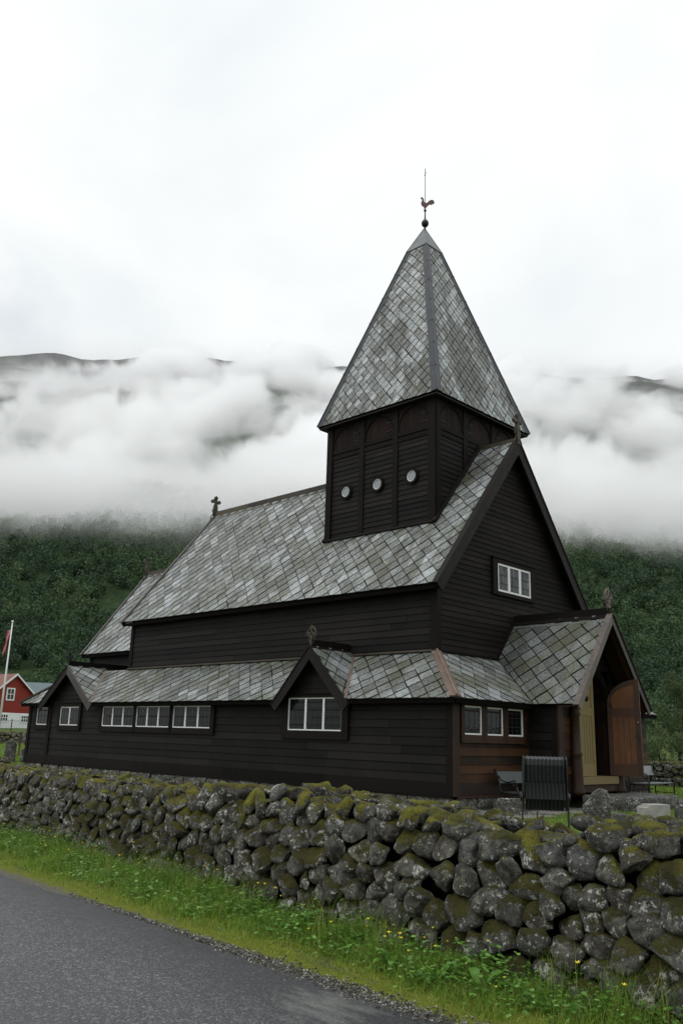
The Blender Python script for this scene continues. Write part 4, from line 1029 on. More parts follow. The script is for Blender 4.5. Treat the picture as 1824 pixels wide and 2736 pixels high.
def stone_wall(name, p0, p1, z0, ztop, size, thick, label, group=None, nu=26, nv=14, batter=.2, seed=1, parts=100, tries=9000, back=True, mk='stone'):
    rs = random.Random(seed); p0, p1 = np.array(p0), np.array(p1); ln = np.hypot(*(p1-p0)); U = np.array([*(p1-p0)/ln, 0.]); Nn = np.array([U[1], -U[0], 0.])
    Hm = max(ztop(t)-z0 for t in np.linspace(0, ln, 30))
    V = np.array([0, 0, 1.])-Nn*(batter/Hm); org = np.array([p0[0], p0[1], z0])
    st = []
    sd = darts(0, ln, 0, Hm+.1, lambda x, y: size(x), 1.35, tries, rs)
    H = lambda x: ztop(x)-z0
    sd = [q for q in sd if q[1] < H(q[0])+.02]
    def bd(s):
        h = H(s[0])+rs.uniform(-.05, .04); return [(max(0, s[0]-1), -.05), (min(ln, s[0]+1), -.05), (min(ln, s[0]+1), h), (max(0, s[0]-1), h)]
    for k, c in enumerate(voronoi(sd, bd)):
        if len(c) < 3 or abs(area2(c)) < .0015: continue
        st.append(stone_mesh(c, -.014, rs.uniform(.55, .85), nu, nv, k+seed*100, org, U, V, Nn, lift=rs.uniform(-.04, .035)-.02))
    if back is not None:                                  # stones laid over the top
        tsz = lambda x, y: size(x)*1.05
        sd = darts(0, ln, .05, thick, tsz, 1.1, tries//2, rs)
        B = -Nn
        for k, s in enumerate(sd):
            pass
        def bt(s): return [(max(0, s[0]-1), .0), (min(ln, s[0]+1), .0), (min(ln, s[0]+1), thick), (max(0, s[0]-1), thick)]
        for k, c in enumerate(voronoi(sd, bt, 1.1)):
            if len(c) < 3 or abs(area2(c)) < .002: continue
            cx = np.mean([q[0] for q in c])
            o2 = np.array([p0[0], p0[1], ztop(cx)-.06+rs.uniform(-.035, .03)])+B*(batter+.02)
            st.append(stone_mesh(c, .004, rs.uniform(.32, .6), nu, nv, k+seed*991, o2, U, B, np.array([0, 0, 1.]), lift=0))
    root = empty(name, (float(p0[0]+p1[0])/2, float(p0[1]+p1[1])/2, z0), label, 'stone wall', group)
    inv = np.array([root.location.x, root.location.y, root.location.z])
    def mk_(nm, lst):
        vv, ff, o = [], [], 0
        for v, f, _ in lst: vv.append(v-inv); ff.append(f+o); o += len(v)
        ob = rawmesh(nm, np.concatenate(vv), np.concatenate(ff), M[mk], True); ob.parent = root; return ob
    if parts:
        order = sorted(range(len(st)), key=lambda i: -st[i][2]/((np.linalg.norm(st[i][0].mean(0)-np.array(CAM))**2)))
        for i in order[:parts]: mk_('stone', [st[i]])
        rest = [st[i] for i in order[parts:]]
        if rest: tag(mk_('stones', rest), kind='stuff')
    else: mk_('stones', st)
    mb = MB(M['shade']); B = -Nn  # near-black hull paints the shade seen between the stones
    a = p0+B[:2]*.17; b = p1+B[:2]*.17; c = p1+B[:2]*(thick+batter-.15); d = p0+B[:2]*(thick+batter-.15)
    NS = max(2, int(ln/.8)); vs = []
    for i in range(NS+1):
        t = i/NS; zz = ztop(t*ln)-.17
        for q0, q1, z in ((a, b, z0-.3), (d, c, z0-.3), (d+Nn[:2]*batter*.3, c+Nn[:2]*batter*.3, zz), (a+B[:2]*batter*.8, b+B[:2]*batter*.8, zz)):
            w_ = q0+(q1-q0)*t; vs.append((w_[0]-inv[0], w_[1]-inv[1], z-inv[2]))
    mb.add(vs, [(4*i+j, 4*i+(j+1) % 4, 4*i+4+(j+1) % 4, 4*i+4+j) for i in range(NS) for j in range(4)]+[(0, 1, 2, 3), (4*NS+3, 4*NS+2, 4*NS+1, 4*NS)])
    mb.build('rubble_core', root)
    return root
WX0, WX1 = -9.5, 13.0
def wtop(s):
    x = WX0+s; return float(np.interp(x, [-5, 3, 6.2, 8.4, 9.15, 9.55, 9.8, 10.2], [.665, .65, .76, .74, .70, .60, .66, .78]))+.022*math.sin(x*1.3)+.015*math.sin(x*3.1+1)
stone_wall('dry_stone_wall', (WX0, -11.42-.085*WX0), (WX1, -11.42-.085*WX1), -.42, wtop, lambda s: .165+.0072*s, .92,
           'long mossy dry stone wall beside the road in front of the church', seed=3, tries=26000, batter=.32)
stone_wall('dry_stone_wall', (-50.5, 2.5), (-43.0, 14.4), .1, lambda s: 1.10+.05*math.sin(s*1.1), lambda s: .36, .9,
           'low mossy stone wall in front of the white walled red house', seed=5, nu=12, nv=6, tries=5000, parts=0)
stone_wall('dry_stone_wall', (-5.0, 15.6), (3.0, 19.1), -.38, lambda s: .80+.05*math.sin(s*1.7), lambda s: .30, .8,
           'mossy stone wall behind the iron bench at the foot of the bushes', seed=8, nu=12, nv=6, tries=5000, parts=0)

# ------------------------------------------------------------------ grass and weeds
def blades(name, xs, ys, h, wd, mt, lean=.35, seg=3, zoff=0, droop=.5):
    n = len(xs); z0 = gz(xs, ys)+zoff; az_ = rng.uniform(0, 2*np.pi, n); H = h*rng.uniform(.55, 1.25, n)
    ln = np.abs(rng.normal(0, lean, n)); la = rng.uniform(0, 2*np.pi, n); vs = []
    for k in range(seg+1):
        t = k/seg; off = ln*H*(t**2)*(1+droop*t); zz = z0+H*(t-.35*droop*ln*t*t)
        cx = xs+np.cos(la)*off; cy = ys+np.sin(la)*off; wk = wd*(1-t)**.8*.5*np.minimum(1, H/np.mean(h)) if k < seg else wd*.04
        vs.append(np.stack([cx-np.cos(az_)*wk, cy-np.sin(az_)*wk, zz], 1)); vs.append(np.stack([cx+np.cos(az_)*wk, cy+np.sin(az_)*wk, zz], 1))
    v = np.stack(vs, 1).reshape(-1, 3); m_ = 2*(seg+1)
    f = np.array([(2*k, 2*k+1, 2*k+3, 2*k+2) for k in range(seg)])
    return rawmesh(name, v, (f[None]+(np.arange(n)*m_)[:, None, None]).reshape(-1, 4), mt)
def clumped(n, x0, x1, y0f, y1f, nc, spread):
    cx = rng.uniform(x0, x1, nc); ct = rng.uniform(0, 1, nc)**.8; k = rng.integers(0, nc, n)
    x = cx[k]+rng.normal(0, spread, n); lo, hi = y0f(x), y1f(x); y = lo+(hi-lo)*ct[k]+rng.normal(0, spread, n); return x, y
wallf = lambda x: -11.44-.085*x
vlo = lambda x: edge_y(x)+.40+.10*np.sin(x*1.7)
x1, y1 = clumped(42000, -6, 12, vlo, lambda x: wallf(x)+.05, 420, .10)
k = (y1 > edge_y(x1)+.3) & (y1 < wallf(x1)+.12); x1, y1 = x1[k], y1[k]; e1_ = (y1-edge_y(x1))/1.2
tag(blades('grass', x1, y1, .07+.13*np.clip(e1_-.3, 0, 1)*(1-.4*sstep(7.5, 10, x1)), .007, M['grass'], .45), kind='stuff')
x1, y1 = clumped(3600, -6, 12, lambda x: wallf(x)-.35, lambda x: wallf(x)+.02, 70, .07)
tag(blades('grass', x1, y1, .33, .004, M['grass'], .30, 5, droop=.9), kind='stuff')
x1 = rng.uniform(-5, 11.6, 15000); y1 = edge_y(x1)+rng.uniform(.22, .9, 15000)
tag(blades('grass', x1, y1, .035, .006, M['grass'], .6, 2), kind='stuff')
# leafy ground cover: little lobed leaves on stems
def leaves(name, xs, ys, zs, size, mt, up=.5):
    n = len(xs); a = rng.uniform(0, 2*np.pi, n); til = rng.uniform(-.2, .9, n)*up
    s = size*rng.uniform(.5, 1.3, n); D = np.stack([np.cos(a)*np.cos(til), np.sin(a)*np.cos(til), np.sin(til)], 1); Sd = np.stack([-np.sin(a), np.cos(a), rng.normal(0, .25, n)], 1)
    o = np.stack([xs, ys, zs], 1); pr = [(0, 0), (.25, .28), (.45, .16), (.62, .36), (.74, .14), (1, 0), (.74, -.14), (.62, -.36), (.45, -.16), (.25, -.28)]
    dn = np.array([0, 0, -1.])
    v = np.stack([o+D*(p_[0]*s)[:, None]+Sd*(p_[1]*s)[:, None]+dn*(.25*p_[0]**2*s)[:, None] for p_ in pr], 1).reshape(-1, 3)
    f = np.arange(n*10).reshape(n, 10); return rawmesh(name, v, f, mt)
x1, y1 = clumped(15000, -5.5, 12, lambda x: edge_y(x)+.55, lambda x: wallf(x)+.02, 210, .12)
k = (y1 > edge_y(x1)+.35) & (y1 < wallf(x1)+.1); x1, y1 = x1[k], y1[k]
hh = (np.abs(rng.normal(0, 1, len(x1)))*.075+.015)*np.clip((y1-edge_y(x1))/.9, .25, 1.5)
tag(leaves('ground_cover', x1, y1, gz(x1, y1)+hh, .045, M['weed']), kind='stuff')
# churchyard grass
def yard(n, x0, x1, y0, y1, h, wd, keep=None):
    x = rng.uniform(x0, x1, n); y = rng.uniform(y0, y1, n)
    k = ~((x < 1.3+.5*(y < 4.3)) & (x > -23.2) & (y > -.6) & (y < 11.3))
    if keep is not None: k &= keep(x, y)
    tag(blades('grass', x[k], y[k], h, wd, M['grass'], .5, 2), kind='stuff')
yard(42000, .5, 6.2, -3.5, 11, .06, .010, lambda x, y: (x > 1.95+.25*np.sin(y*2)) | (y > 4.4))
yard(26000, -34, -23.4, -3, 8, .12, .02)
yard(16000, -4, 4, 11, 17, .10, .02)
yard(4000, -50, -36, 2, 13, .22, .04)

# buttercups
def buttercup(loc, h, lean, label):
    root = empty('buttercup', loc, label, 'flower', 'buttercups in the verge')
    mb = MB(M['stem']); tip = Vector((lean[0]*h, lean[1]*h, h)); mb.tube([(0, 0, 0), tip*.5+Vector((-lean[1]*.02, lean[0]*.02, .01)), tip], [.0022, .0018, .0014], 4); mb.build('stem', root)
    mb = MB(M['petal'])
    for k in range(5):
        a = 2*math.pi*k/5; c, s = math.cos(a), math.sin(a); r = .0125
        q = [(0, 0, 0), (r*.7*c-r*.42*s, r*.7*s+r*.42*c, .007), (r*1.15*c, r*1.15*s, .012), (r*.7*c+r*.42*s, r*.7*s-r*.42*c, .007)]
        mb.add([tip+Vector(v) for v in q], [(0, 1, 2, 3)])
    mb.build('petals', root); return root
LB = 'small yellow buttercup flower on a thin stem in the verge grass'
protos = [buttercup((0, 0, 0), h, l, LB) for h, l in ((.20, (.1, .15)), (.27, (-.2, .1)), (.24, (.15, -.25)))]
fx, fy = clumped(64, -4.2, 11.3, lambda x: edge_y(x)+.6, lambda x: wallf(x)-.06, 30, .28)
for i in range(64):
    x, y = float(fx[i]), float(min(max(fy[i], edge_y(fx[i])+.45), wallf(fx[i])-.02)); l = (x, y, float(gz(x, y))); s_ = random.uniform(.7, 1.35)
    if i < 3: protos[i].location = l; protos[i].scale = (s_,)*3
    else: dup(protos[i % 3], l, random.uniform(0, 6.28), None, s_)
# broad-leaved docks
def dock(loc, n_, s, label, seed):
    r = random.Random(seed); root = empty('dock_plant', loc, label, 'weed', 'broad leaved weeds against the wall')
    for k in range(n_):
        a = r.uniform(0, 6.28); el = r.uniform(.5, 1.25); ln = s*r.uniform(.6, 1.1); wd = ln*r.uniform(.13, .18); mb = MB(M['weed']); vs = []; m_ = 9
        d = Vector((math.cos(a), math.sin(a), 0)); sd_ = Vector((-d.y, d.x, 0))
        for i in range(m_):
            t = i/(m_-1); el2 = el-.9*t*t; c = d*ln*t*math.cos(el)*1.1+Z*(ln*(t*math.sin(el)-.35*t*t*t)); wv = wd*(.10 if t < .22 else math.sin(math.pi*min(1, (t-.22)/.78)**.8)**.8+.03)*(1+.10*math.sin(t*23+k))
            vs += [c-sd_*wv+Z*wv*.35, c, c+sd_*wv+Z*wv*.35]
        mb.add(vs, [(3*i+j, 3*i+j+1, 3*i+j+4, 3*i+j+3) for i in range(m_-1) for j in range(2)]); mb.build('leaf', root, True)
    return root
docks = [(7.45, .40, 6, 'tall dock plant under the lichen pale boulder left of the middle'), (8.78, .36, 7, 'dock plant with two broad upright leaves nearest the middle of the wall'), (9.3, .30, 6, 'broad leaved dock low at the foot of the biggest stones'),
         (5.15, .30, 5, 'dock plant standing in the buttercups along the far stretch of wall'), (9.62, .36, 6, 'large dock with pale green oval leaves close to the front stones'), (2.95, .34, 5, 'single tall dock leaf rising where the wall recedes to the left'), (8.2, .26, 8, 'spreading dock beside the asphalt bend of the verge')]
for i, (x, s, n_, lb) in enumerate(docks):
    y = float(wallf(x))-.24-.1*(i % 3); dock((x, y, float(gz(x, y))), n_, s*.72, lb, 40+i)

# ------------------------------------------------------------------ churchyard objects
def slabstone(name, loc, prof, th, rz, mk, label, cat, group=None, rough=.02, cut=14):
    """upright slab from an outline (a,z) with real thickness and a broken surface"""
    r = random.Random(hash(label) % 999); n = 22
    pl = prof; vs = []; P_ = []
    for i in range(len(pl)):
        a, b = Vector((*pl[i], 0)), Vector((*pl[(i+1) % len(pl)], 0)); m_ = max(1, int((b-a).length/.06))
        for k in range(m_): P_.append(a.lerp(b, k/m_))
    mb = MB(M[mk]); c = sum(P_, Vector())/len(P_); rings = [(.0, -.5*th), (.55, -.52*th), (.93, -.5*th), (1, -.42*th), (1, 0), (1, .42*th), (.93, .5*th), (.55, .52*th), (.0, .5*th)]
    for f_, d in rings:
        for q in P_:
            v = c.lerp(q, f_); nz = mn.noise(Vector((v.x*5, v.y*5, d*9+len(label))))*rough+mn.noise(Vector((v.x*15, v.y*15, d*9)))*rough*.4
            vs.append((v.x+nz*(f_ > .9), d+nz, v.y+nz*(f_ > .9)*.8))
    m_ = len(P_); mb.add(vs, [(j*m_+i, j*m_+(i+1) % m_, (j+1)*m_+(i+1) % m_, (j+1)*m_+i) for j in range(len(rings)-1) for i in range(m_)])
    o = mb.build(name, None, rough > .012); o.location = loc; o.rotation_euler = (0, 0, rz); return tag(o, label, cat, group)
FACE = YAW-math.pi/2                                       # graves roughly square to the path, seen from the road
G0 = lambda x, y: float(gz(x, y))
GR = 'gravestones in the churchyard'
slabstone('gravestone', (3.08, 1.42, G0(3, 1.4)-.05), [(-.30, 0), (.32, 0), (.30, .50), (.26, .70), (.08, .74), (-.06, .66), (-.17, .48), (-.30, .36)], .24, FACE-.25, 'grave', 'crooked lichen spotted gravestone with a slanting shoulder below the church step', 'gravestone', GR, .035)
slabstone('gravestone', (4.55, -.10, G0(4.5, -.1)-.05), [(-.28, 0), (.30, 0), (.28, .1), (.10, .28), (-.10, .33), (-.25, .32)], .16, FACE+.1, 'found', 'small dark broken gravestone leaning low beside the pale squared block', 'gravestone', GR, .03)
slabstone('gravestone', (1.18, .62, G0(1.2, .6)-.05), [(-.36, 0), (.44, 0), (.44, .44), (-.24, .44), (-.25, .40), (-.30, .40), (-.31, .34), (-.36, .34)], .22, FACE+.1, 'grave', 'squared grey gravestone with a stepped corner behind the floodlight', 'gravestone', GR, .012)
slabstone('gravestone', (4.95, 2.35, G0(5, 2.3)-.05), [(-.36, 0), (.4, 0), (.4, .44), (.34, .5), (-.27, .5), (-.29, .46), (-.36, .45)], .2, FACE, 'found', 'dark mossy gravestone cut off by the right edge behind the pale block', 'gravestone', GR, .02)
bl = MB(M['concrete'])
pr = [(-.33, 0), (.31, 0), (.31, .46), (-.20, .46), (-.20, .43), (-.25, .43), (-.25, .40), (-.33, .39)]
bl.prism([(a, -.16, z) for a, z in pr], (0, .34, 0))
o = bl.build('gravestone', bev=.006); o.location = (4.45, 1.50, G0(4.4, 1.5)-.02); o.rotation_euler = (0, 0, FACE+.25); tag(o, 'pale squared block gravestone with stepped corner on the grass', 'gravestone', GR)
slabstone('gravestone', (-26.30, .95, -.30), [(-.26, 0), (.26, 0), (.25, .95), (.12, 1.06), (-.14, 1.08), (-.24, .92)], .18, FACE+.3, 'grave', 'tall narrow grey gravestone left of the far church corner', 'gravestone', GR, .02)
slabstone('gravestone', (-26.0, 1.50, -.30), [(-.15, 0), (.17, 0), (.17, .62), (.08, .74), (-.10, .74), (-.16, .62)], .14, FACE+.3, 'grave', 'small round topped gravestone right beside the tall narrow one', 'gravestone', GR, .02)
for i, (x, y, s, k_) in enumerate(((-5.2, 22.9, .5, 'white'), (-4.9, 23.4, .42, 'pale'), (-4.35, 23.2, .55, 'broad grey'))): pass
for (x, y, s, mk, lb) in ((1.35, 12.9, .62, 'concrete', 'pale rounded gravestone seen through the legs of the iron bench'), (1.75, 13.35, .60, 'concrete', 'second pale gravestone just right of the rounded one behind the bench'), (3.1, 14.0, .72, 'grave', 'broad grey gravestone at the right edge behind the iron bench'), (.75, 12.6, .7, 'grave', 'narrow grey gravestone behind the back of the iron bench')):
    slabstone('gravestone', (x, y, G0(x, y)-.03), [(-.22, 0), (.22, 0), (.22, s*.8), (.12, s), (-.12, s), (-.22, s*.8)] if 'broad' not in lb else [(-.45, 0), (.5, 0), (.5, s), (-.45, s)], .12, FACE-.1, mk, lb, 'gravestone', GR, .008)
mb = MB(M['step'])
mb.prism([(.0, 8.3, -.26), (1.0, 8.1, -.27), (3.0, 9.9, -.27), (2.6, 11.0, -.26), (1.4, 10.8, -.26)], (0, 0, .14)); 
o = mb.build('grave_slab', bev=.02); o.location = (1.5, -1.6, .0); tag(o, 'flat pale stone slab lying in the grass past the church step', 'grave slab')
mb = MB(M['copper']); mb.box((-.05, -.04, 0), (.05, .04, 1.25)); mb.box((-.36, -.035, .72), (.36, .035, .82))
for s_ in (-1, 1): mb.box((s_*.36-.04, -.05, .68), (s_*.36+.04, .05, .86))
mb.box((-.08, -.05, 1.19), (.08, .05, 1.27)); mb.box((-.2, -.1, 0), (.2, .1, .12))
o = mb.build('grave_cross', bev=.01); o.location = (-31.5, 3.9, -.1); o.rotation_euler = (0, 0, FACE+.25); tag(o, 'rusty iron grave cross behind the small round topped gravestone', 'cross')
# the step of the portal: one irregular slab
def roughslab(name, outline, z0, z1, mk, label, cat, amp=.03):
    c = Vector((sum(p[0] for p in outline)/len(outline), sum(p[1] for p in outline)/len(outline), 0)); P_ = []
    for i in range(len(outline)):
        a, b = Vector((*outline[i], 0)), Vector((*outline[(i+1) % len(outline)], 0)); m_ = max(1, int((b-a).length/.09))
        for k in range(m_): P_.append(a.lerp(b, k/m_))
    mb = MB(M[mk]); vs = []; rings = [(.96, z0-.1), (1., z0+.05), (1.01, (z0+z1)/2), (1., z1-.04), (.975, z1), (.8, z1+.004), (.5, z1), (.0, z1)]
    for f_, z in rings:
        for q in P_:
            v = c.lerp(q, f_); nz = mn.noise(Vector((v.x*3.1, v.y*3.1, z*5)))*amp+mn.noise(Vector((v.x*9, v.y*9, z*9)))*amp*.4; vs.append((v.x-c.x+nz*(f_ > .9), v.y-c.y+nz*(f_ > .9), z-z0+nz*.5))
    m_ = len(P_); mb.add(vs, [(j*m_+i, j*m_+(i+1) % m_, (j+1)*m_+(i+1) % m_, (j+1)*m_+i) for j in range(len(rings)-1) for i in range(m_)])
    o = mb.build(name, None, True); o.location = (c.x, c.y, z0); return tag(o, label, cat)
roughslab('step_stone', [(1.32, 3.95), (2.15, 3.75), (2.75, 4.6), (2.9, 5.6), (2.7, 6.9), (1.9, 7.2), (1.3, 6.8)], -.34, .03, 'step', 'large irregular flat stone step before the open church door', 'step', .045)
# --- benches
def bench(loc, rz, plank, label, length=1.87):
    root = empty('bench', loc, label, 'bench', 'cast iron benches along the church front', rz)
    hl = length/2
    for s_ in (-1, 1):
        y = s_*hl; mb = MB(M['iron'])
        def tb(pts_, r): mb.tube([(a, y, z) for a, z in pts_], r, 7)
        cur = lambda cx, cz, r0, r1, t0, t1, n_=16: [(cx+(r0+(r1-r0)*k/n_)*math.cos(t0+(t1-t0)*k/n_), cz+(r0+(r1-r0)*k/n_)*math.sin(t0+(t1-t0)*k/n_)) for k in range(n_+1)]
        tb([(-.20, 0), (-.24, .12), (-.25, .28), (-.22, .42), (-.25, .60), (-.31, .80), (-.37, .95), (-.42, 1.0), (-.45, .96), (-.43, .92)], .022)
        tb([(-.29, .84), (-.20, .74), (-.08, .70), (.08, .70), (.22, .74)]+cur(.27, .66, .085, .03, 1.9, -5.0), .018)
        tb([(.33, .60), (.38, .50), (.40, .42), (.36, .30), (.37, .12), (.42, 0)], .023)
        tb([(-.22, .42), (-.05, .40), (.15, .41), (.38, .44)], .02)
        tb([(-.24, .16), (.0, .15), (.37, .16)], .012); mb.lathe([(0, -.03), (.025, 0), (0, .03)], (.06, y, .15), 8)
        tb(cur(.22, .36, .05, .015, 1.5, 7.5), .010); tb(cur(-.12, .35, .05, .015, 1.5, -4.5), .010)
        mb.build('end_frame', root, True)
    mb = MB(M[plank]); mb.prism([(-.285, -hl+.02, .66), (-.262, -hl+.02, .66), (-.352, -hl+.02, .95), (-.375, -hl+.02, .95)], (0, 2*hl-.04, 0)); mb.build('backrest', root, bev=.004)
    mb = MB(M[plank])
    for k in range(4): mb.box((-.20+k*.145, -hl+.02, .425+.004*k), (-.07+k*.145, hl-.02, .455+.004*k))
    mb.build('seat', root, bev=.004); return root
bench((.73, 2.42, -.345), -R(10.6), 'benchwood', 'iron bench with grey green planks against the brown church wall partly behind the floodlight')
bench((.96, 8.92, -.20), 0, 'paleplank', 'iron bench with pale grey back plank beyond the open church door', 1.8)
# --- floodlight on its concrete foot
fl = empty('floodlight', (8.02, -9.02, .30), 'black ribbed floodlight seen from behind standing just inside the stone wall', 'floodlight', None, FACE-.10)
fw_ = .245
prof = [(.10, .30), (.05, .29), (-.0, .33), (-.05, .44), (-.085, .62), (-.10, .80), (-.09, .865), (-.05, .895), (.0, .88), (.06, .84), (.10, .78)]   # side outline (depth towards church = +), z
mb = MB(M['housing'])
mb.prism([(-fw_+.03, d+.03 if d < .05 else d, .30+(z-.30)*.98+.005) for d, z in prof], (2*fw_-.06, 0, 0)); mb.box((-fw_+.02, -.055, .42), (fw_-.02, .06, .60)); mb.build('housing', fl, bev=.004)
mb = MB(M['housing'])
for k in range(12):
    x = -fw_+.005+k*(2*fw_-.01)/11; mb.prism([(x-.0045, d-.012, z) for d, z in prof], (.009, 0, 0))
mb.build('cooling_fins', fl)
mb = MB(M['housing'])
for s_ in (-1, 1): mb.box((s_*(fw_+.012)-.006, -.02, .0), (s_*(fw_+.012)+.006, .05, .50)); 
mb.box((-fw_-.018, -.02, -.012), (fw_+.018, .05, 0)); mb.build('bracket', fl)
mb = MB(M['housing'])
for s_ in (-1, 1): mb.tube([(s_*(fw_+.010), .015, .44), (s_*(fw_+.034), .015, .44)], .05, 14)
mb.build('pivot_knob', fl)
mb = MB(M['iron']); mb.tube([(-.09, -.03, .32), (-.10, -.05, .22), (-.06, -.08, .12), (.04, -.09, .085), (.16, -.06, .10), (.20, .0, .05), (.21, .08, .0)], .008, 7); mb.tube([(.02, -.09, .087), (.12, -.075, .09)], .017, 8); mb.build('cable', fl, True)
mb = MB(M['concrete']); mb.box((-.30, -.16, -.70), (.30, .2, -.012)); mb.build('foot', fl, bev=.015)

# ------------------------------------------------------------------ far buildings, flagpole, fence
def house(name, loc, rz, hw, ln, zb, zw, zr, ov, walls, base, roofm, label, wins):
    root = empty(name, loc, label, 'house', None, rz)        # gable faces local -y ; x to the right
    mb = MB(M[walls]); mb.prism([(-hw, 0, zb), (hw, 0, zb), (hw, 0, zw), (0, 0, zr-.1), (-hw, 0, zw)], (0, ln, 0)); mb.build('wall', root)
    if base: mb = MB(M[base]); mb.box((-hw-.06, -.06, -.4), (hw+.06, ln+.06, zb)); mb.build('basement', root)
    sl = (zr-zw)/hw
    mb = MB(M[roofm])
    for s_ in (-1, 1): mb.prism([(0, -ov, zr), (s_*(hw+ov), -ov, zw-sl*ov), (s_*(hw+ov), ln+ov, zw-sl*ov), (0, ln+ov, zr)], (0, 0, .10))
    mb.build('roof', root)
    for s_ in (-1, 1): mb = MB(M['white']); mb.prism([(0, -ov-.06, zr+.12), (s_*(hw+ov+.05), -ov-.06, zw-sl*(ov+.05)+.12), (s_*(hw+ov+.05), -ov-.06, zw-sl*(ov+.05)-.10), (0, -ov-.06, zr-.12)], (0, .055, 0)); mb.build('barge_board', root)
    for (cx, cz, w_, h_, nv_, nh_) in wins:
        y0 = -.0 if cz > zb else -.06
        mb = MB(M['white']); mb.box((cx-w_/2-.12, y0-.07, cz-h_/2-.12), (cx+w_/2+.12, y0-.001, cz+h_/2+.12)); wn = mb.build('window', root)
        mb = MB(M['pane_far'])
        for i in range(nv_):
            for j in range(nh_): cw, ch = w_/nv_, h_/nh_; mb.box((cx-w_/2+i*cw+.05, y0-.085, cz-h_/2+j*ch+.04), (cx-w_/2+(i+1)*cw-.05, y0-.071, cz-h_/2+(j+1)*ch-.04))
        mb.build('pane', wn)
    return root
house('house', (-91.4, 31.5, 1.05), R(190)-math.pi/2, 3.3, 12, 2.15, 4.15, 6.85, .35, 'red', 'white', 'redroof', 'red boarded house with white basement and white gable boards beyond the churchyard', [(-.45, 4.4, .95, 1.3, 2, 2), (-1.0, 1.55, 1.0, .75, 3, 2), (1.95, 1.5, 1.0, .75, 3, 2)])
house('house', (-102.5, 52.5, 1.3), R(156), 5.2, 24, 1.2, 3.2, 6.55, .3, 'white', None, 'greyroof', 'building with a long blue grey roof behind the red house', [])
fp = empty('flagpole', (-77.41, 23.76, .6), 'tall white flagpole with a hanging red white and blue pennant', 'flagpole')
mb = MB(M['white']); mb.tube([(0, 0, 0), (0, 0, 12.0)], [.13, .06], 10); mb.lathe([(.0, 0), (.11, .03), (.14, .12), (.09, .2), (0, .23)], (0, 0, 11.95), 10); mb.build('pole', fp, True)
mb = MB(M['red2'] if 'red2' in M else M['red'], M['white'], M['blueflag'] if 'blueflag' in M else M['pane_far'])
for k, (c0, c1, mi) in enumerate(((0, .34, 0), (.34, .42, 1), (.42, .58, 2), (.58, .66, 1), (.66, 1., 0))):
    n_ = 14
    vs = []
    for i in range(n_+1):
        t = i/n_; wd = .5*(1-t*.8)
        for c in (c0, c1):
            cc = (c-.1)*wd; q = Vector((-.35*cc-.15*t-.04*math.sin(t*9+c*4), -.75*cc-.55*t+.07*math.sin(t*11+c*3), 11.1-3.0*t+.05*math.sin(c*5+t*6))); vs.append(q)
    mb.add(vs, [(2*i, 2*i+1, 2*i+3, 2*i+2) for i in range(n_)], mi)
pn = mb.build('pennant', fp, True); sm = pn.modifiers.new('thick', 'SOLIDIFY'); sm.thickness = .01
ff = empty('wire_fence', (-49.8, 12, .4), 'wire mesh fence before the white basement of the red house', 'fence')
mb = MB(M['lead']); d_ = Vector((.47, .88, 0)).normalized()
for s_ in (-1, 1):
    for k in range(90):
        a = -12+k*.2; p0_ = d_*a; mb.beam(p0_+Z*.2, p0_+d_*s_*1.3+Z*1.5, .008, .008, (1, 0, 0))
mb.beam(d_*-12+Z*1.5, d_*8+Z*1.5, .02, .02); mb.build('netting', ff)
for a in (-6, -3, .0, 3, 6): mb = MB(M['iron']); mb.tube([d_*a+Z*-.1, d_*a+Z*1.62], .035, 8); mb.build('post', ff)

# ------------------------------------------------------------------ trees by the far wall
def leafcloud(centers, radii, n, size, flat=1.):
    cs = np.array(centers); rd = np.array(radii); wgt = rd**2; k = rng.choice(len(cs), n, p=wgt/wgt.sum())
    d = rng.normal(0, 1, (n, 3)); d /= np.linalg.norm(d, axis=1)[:, None]; r = rng.uniform(.45, 1.08, n)**.6
    c = cs[k]+d*(rd[k]*r)[:, None]*np.array([1, 1, flat]); return quads(c, size*rng.uniform(.5, 1.3, n))
def quads(c, s):
    n = len(c); a = rng.normal(0, 1, (n, 3)); a /= np.linalg.norm(a, axis=1)[:, None]; b = np.cross(a, rng.normal(0, 1, (n, 3))); b /= np.linalg.norm(b, axis=1)[:, None]+1e-9
    a = a*s[:, None]; b = b*(s*.6)[:, None]
    return np.stack([c-a*.5, c-b*.5, c+a*.5, c+b*.5], 1).reshape(-1, 3)
def tree(name, loc, clumps, nleaf, lsize, mk, label, cat, group, trunk_h, tr=.12, limbs=6):
    root = empty(name, loc, label, cat, group)
    cs = [c for c, r in clumps]; rs_ = [r for c, r in clumps]
    v = leafcloud(cs, rs_, nleaf, lsize); ob = rawmesh('crown', v, np.arange(len(v)).reshape(-1, 4), M[mk]); ob.parent = root
    mb = MB(M['bark']); mb.tube([(0, 0, -.3), (.05, 0, trunk_h*.5), (-.04, .05, trunk_h)], [tr, tr*.75, tr*.3], 8)
    for i in range(min(limbs, len(cs))): c = Vector(cs[i]); mb.tube([(0, 0, trunk_h*.25+.1*i), c*.5+Z*c.z*.15, c], [tr*.5, tr*.3, tr*.1], 6)
    mb.build('trunk', root, True); return root
def clumpset(w_, h_, n, r0, r1, base=.3, seed=1, top=1.):
    r = random.Random(seed); out = []
    for k in range(n):
        t = (k+.5)/n; rad = w_*(math.sin(math.pi*min(1, .18+t*.82))**.7)*r.uniform(.3, 1.); a = r.uniform(0, 6.28)
        out.append(((rad*math.cos(a), rad*math.sin(a), base+(h_-base)*t), r.uniform(r0, r1)*(1-.45*t*top)))
    return out
TG = 'trees and bushes behind the churchyard wall'
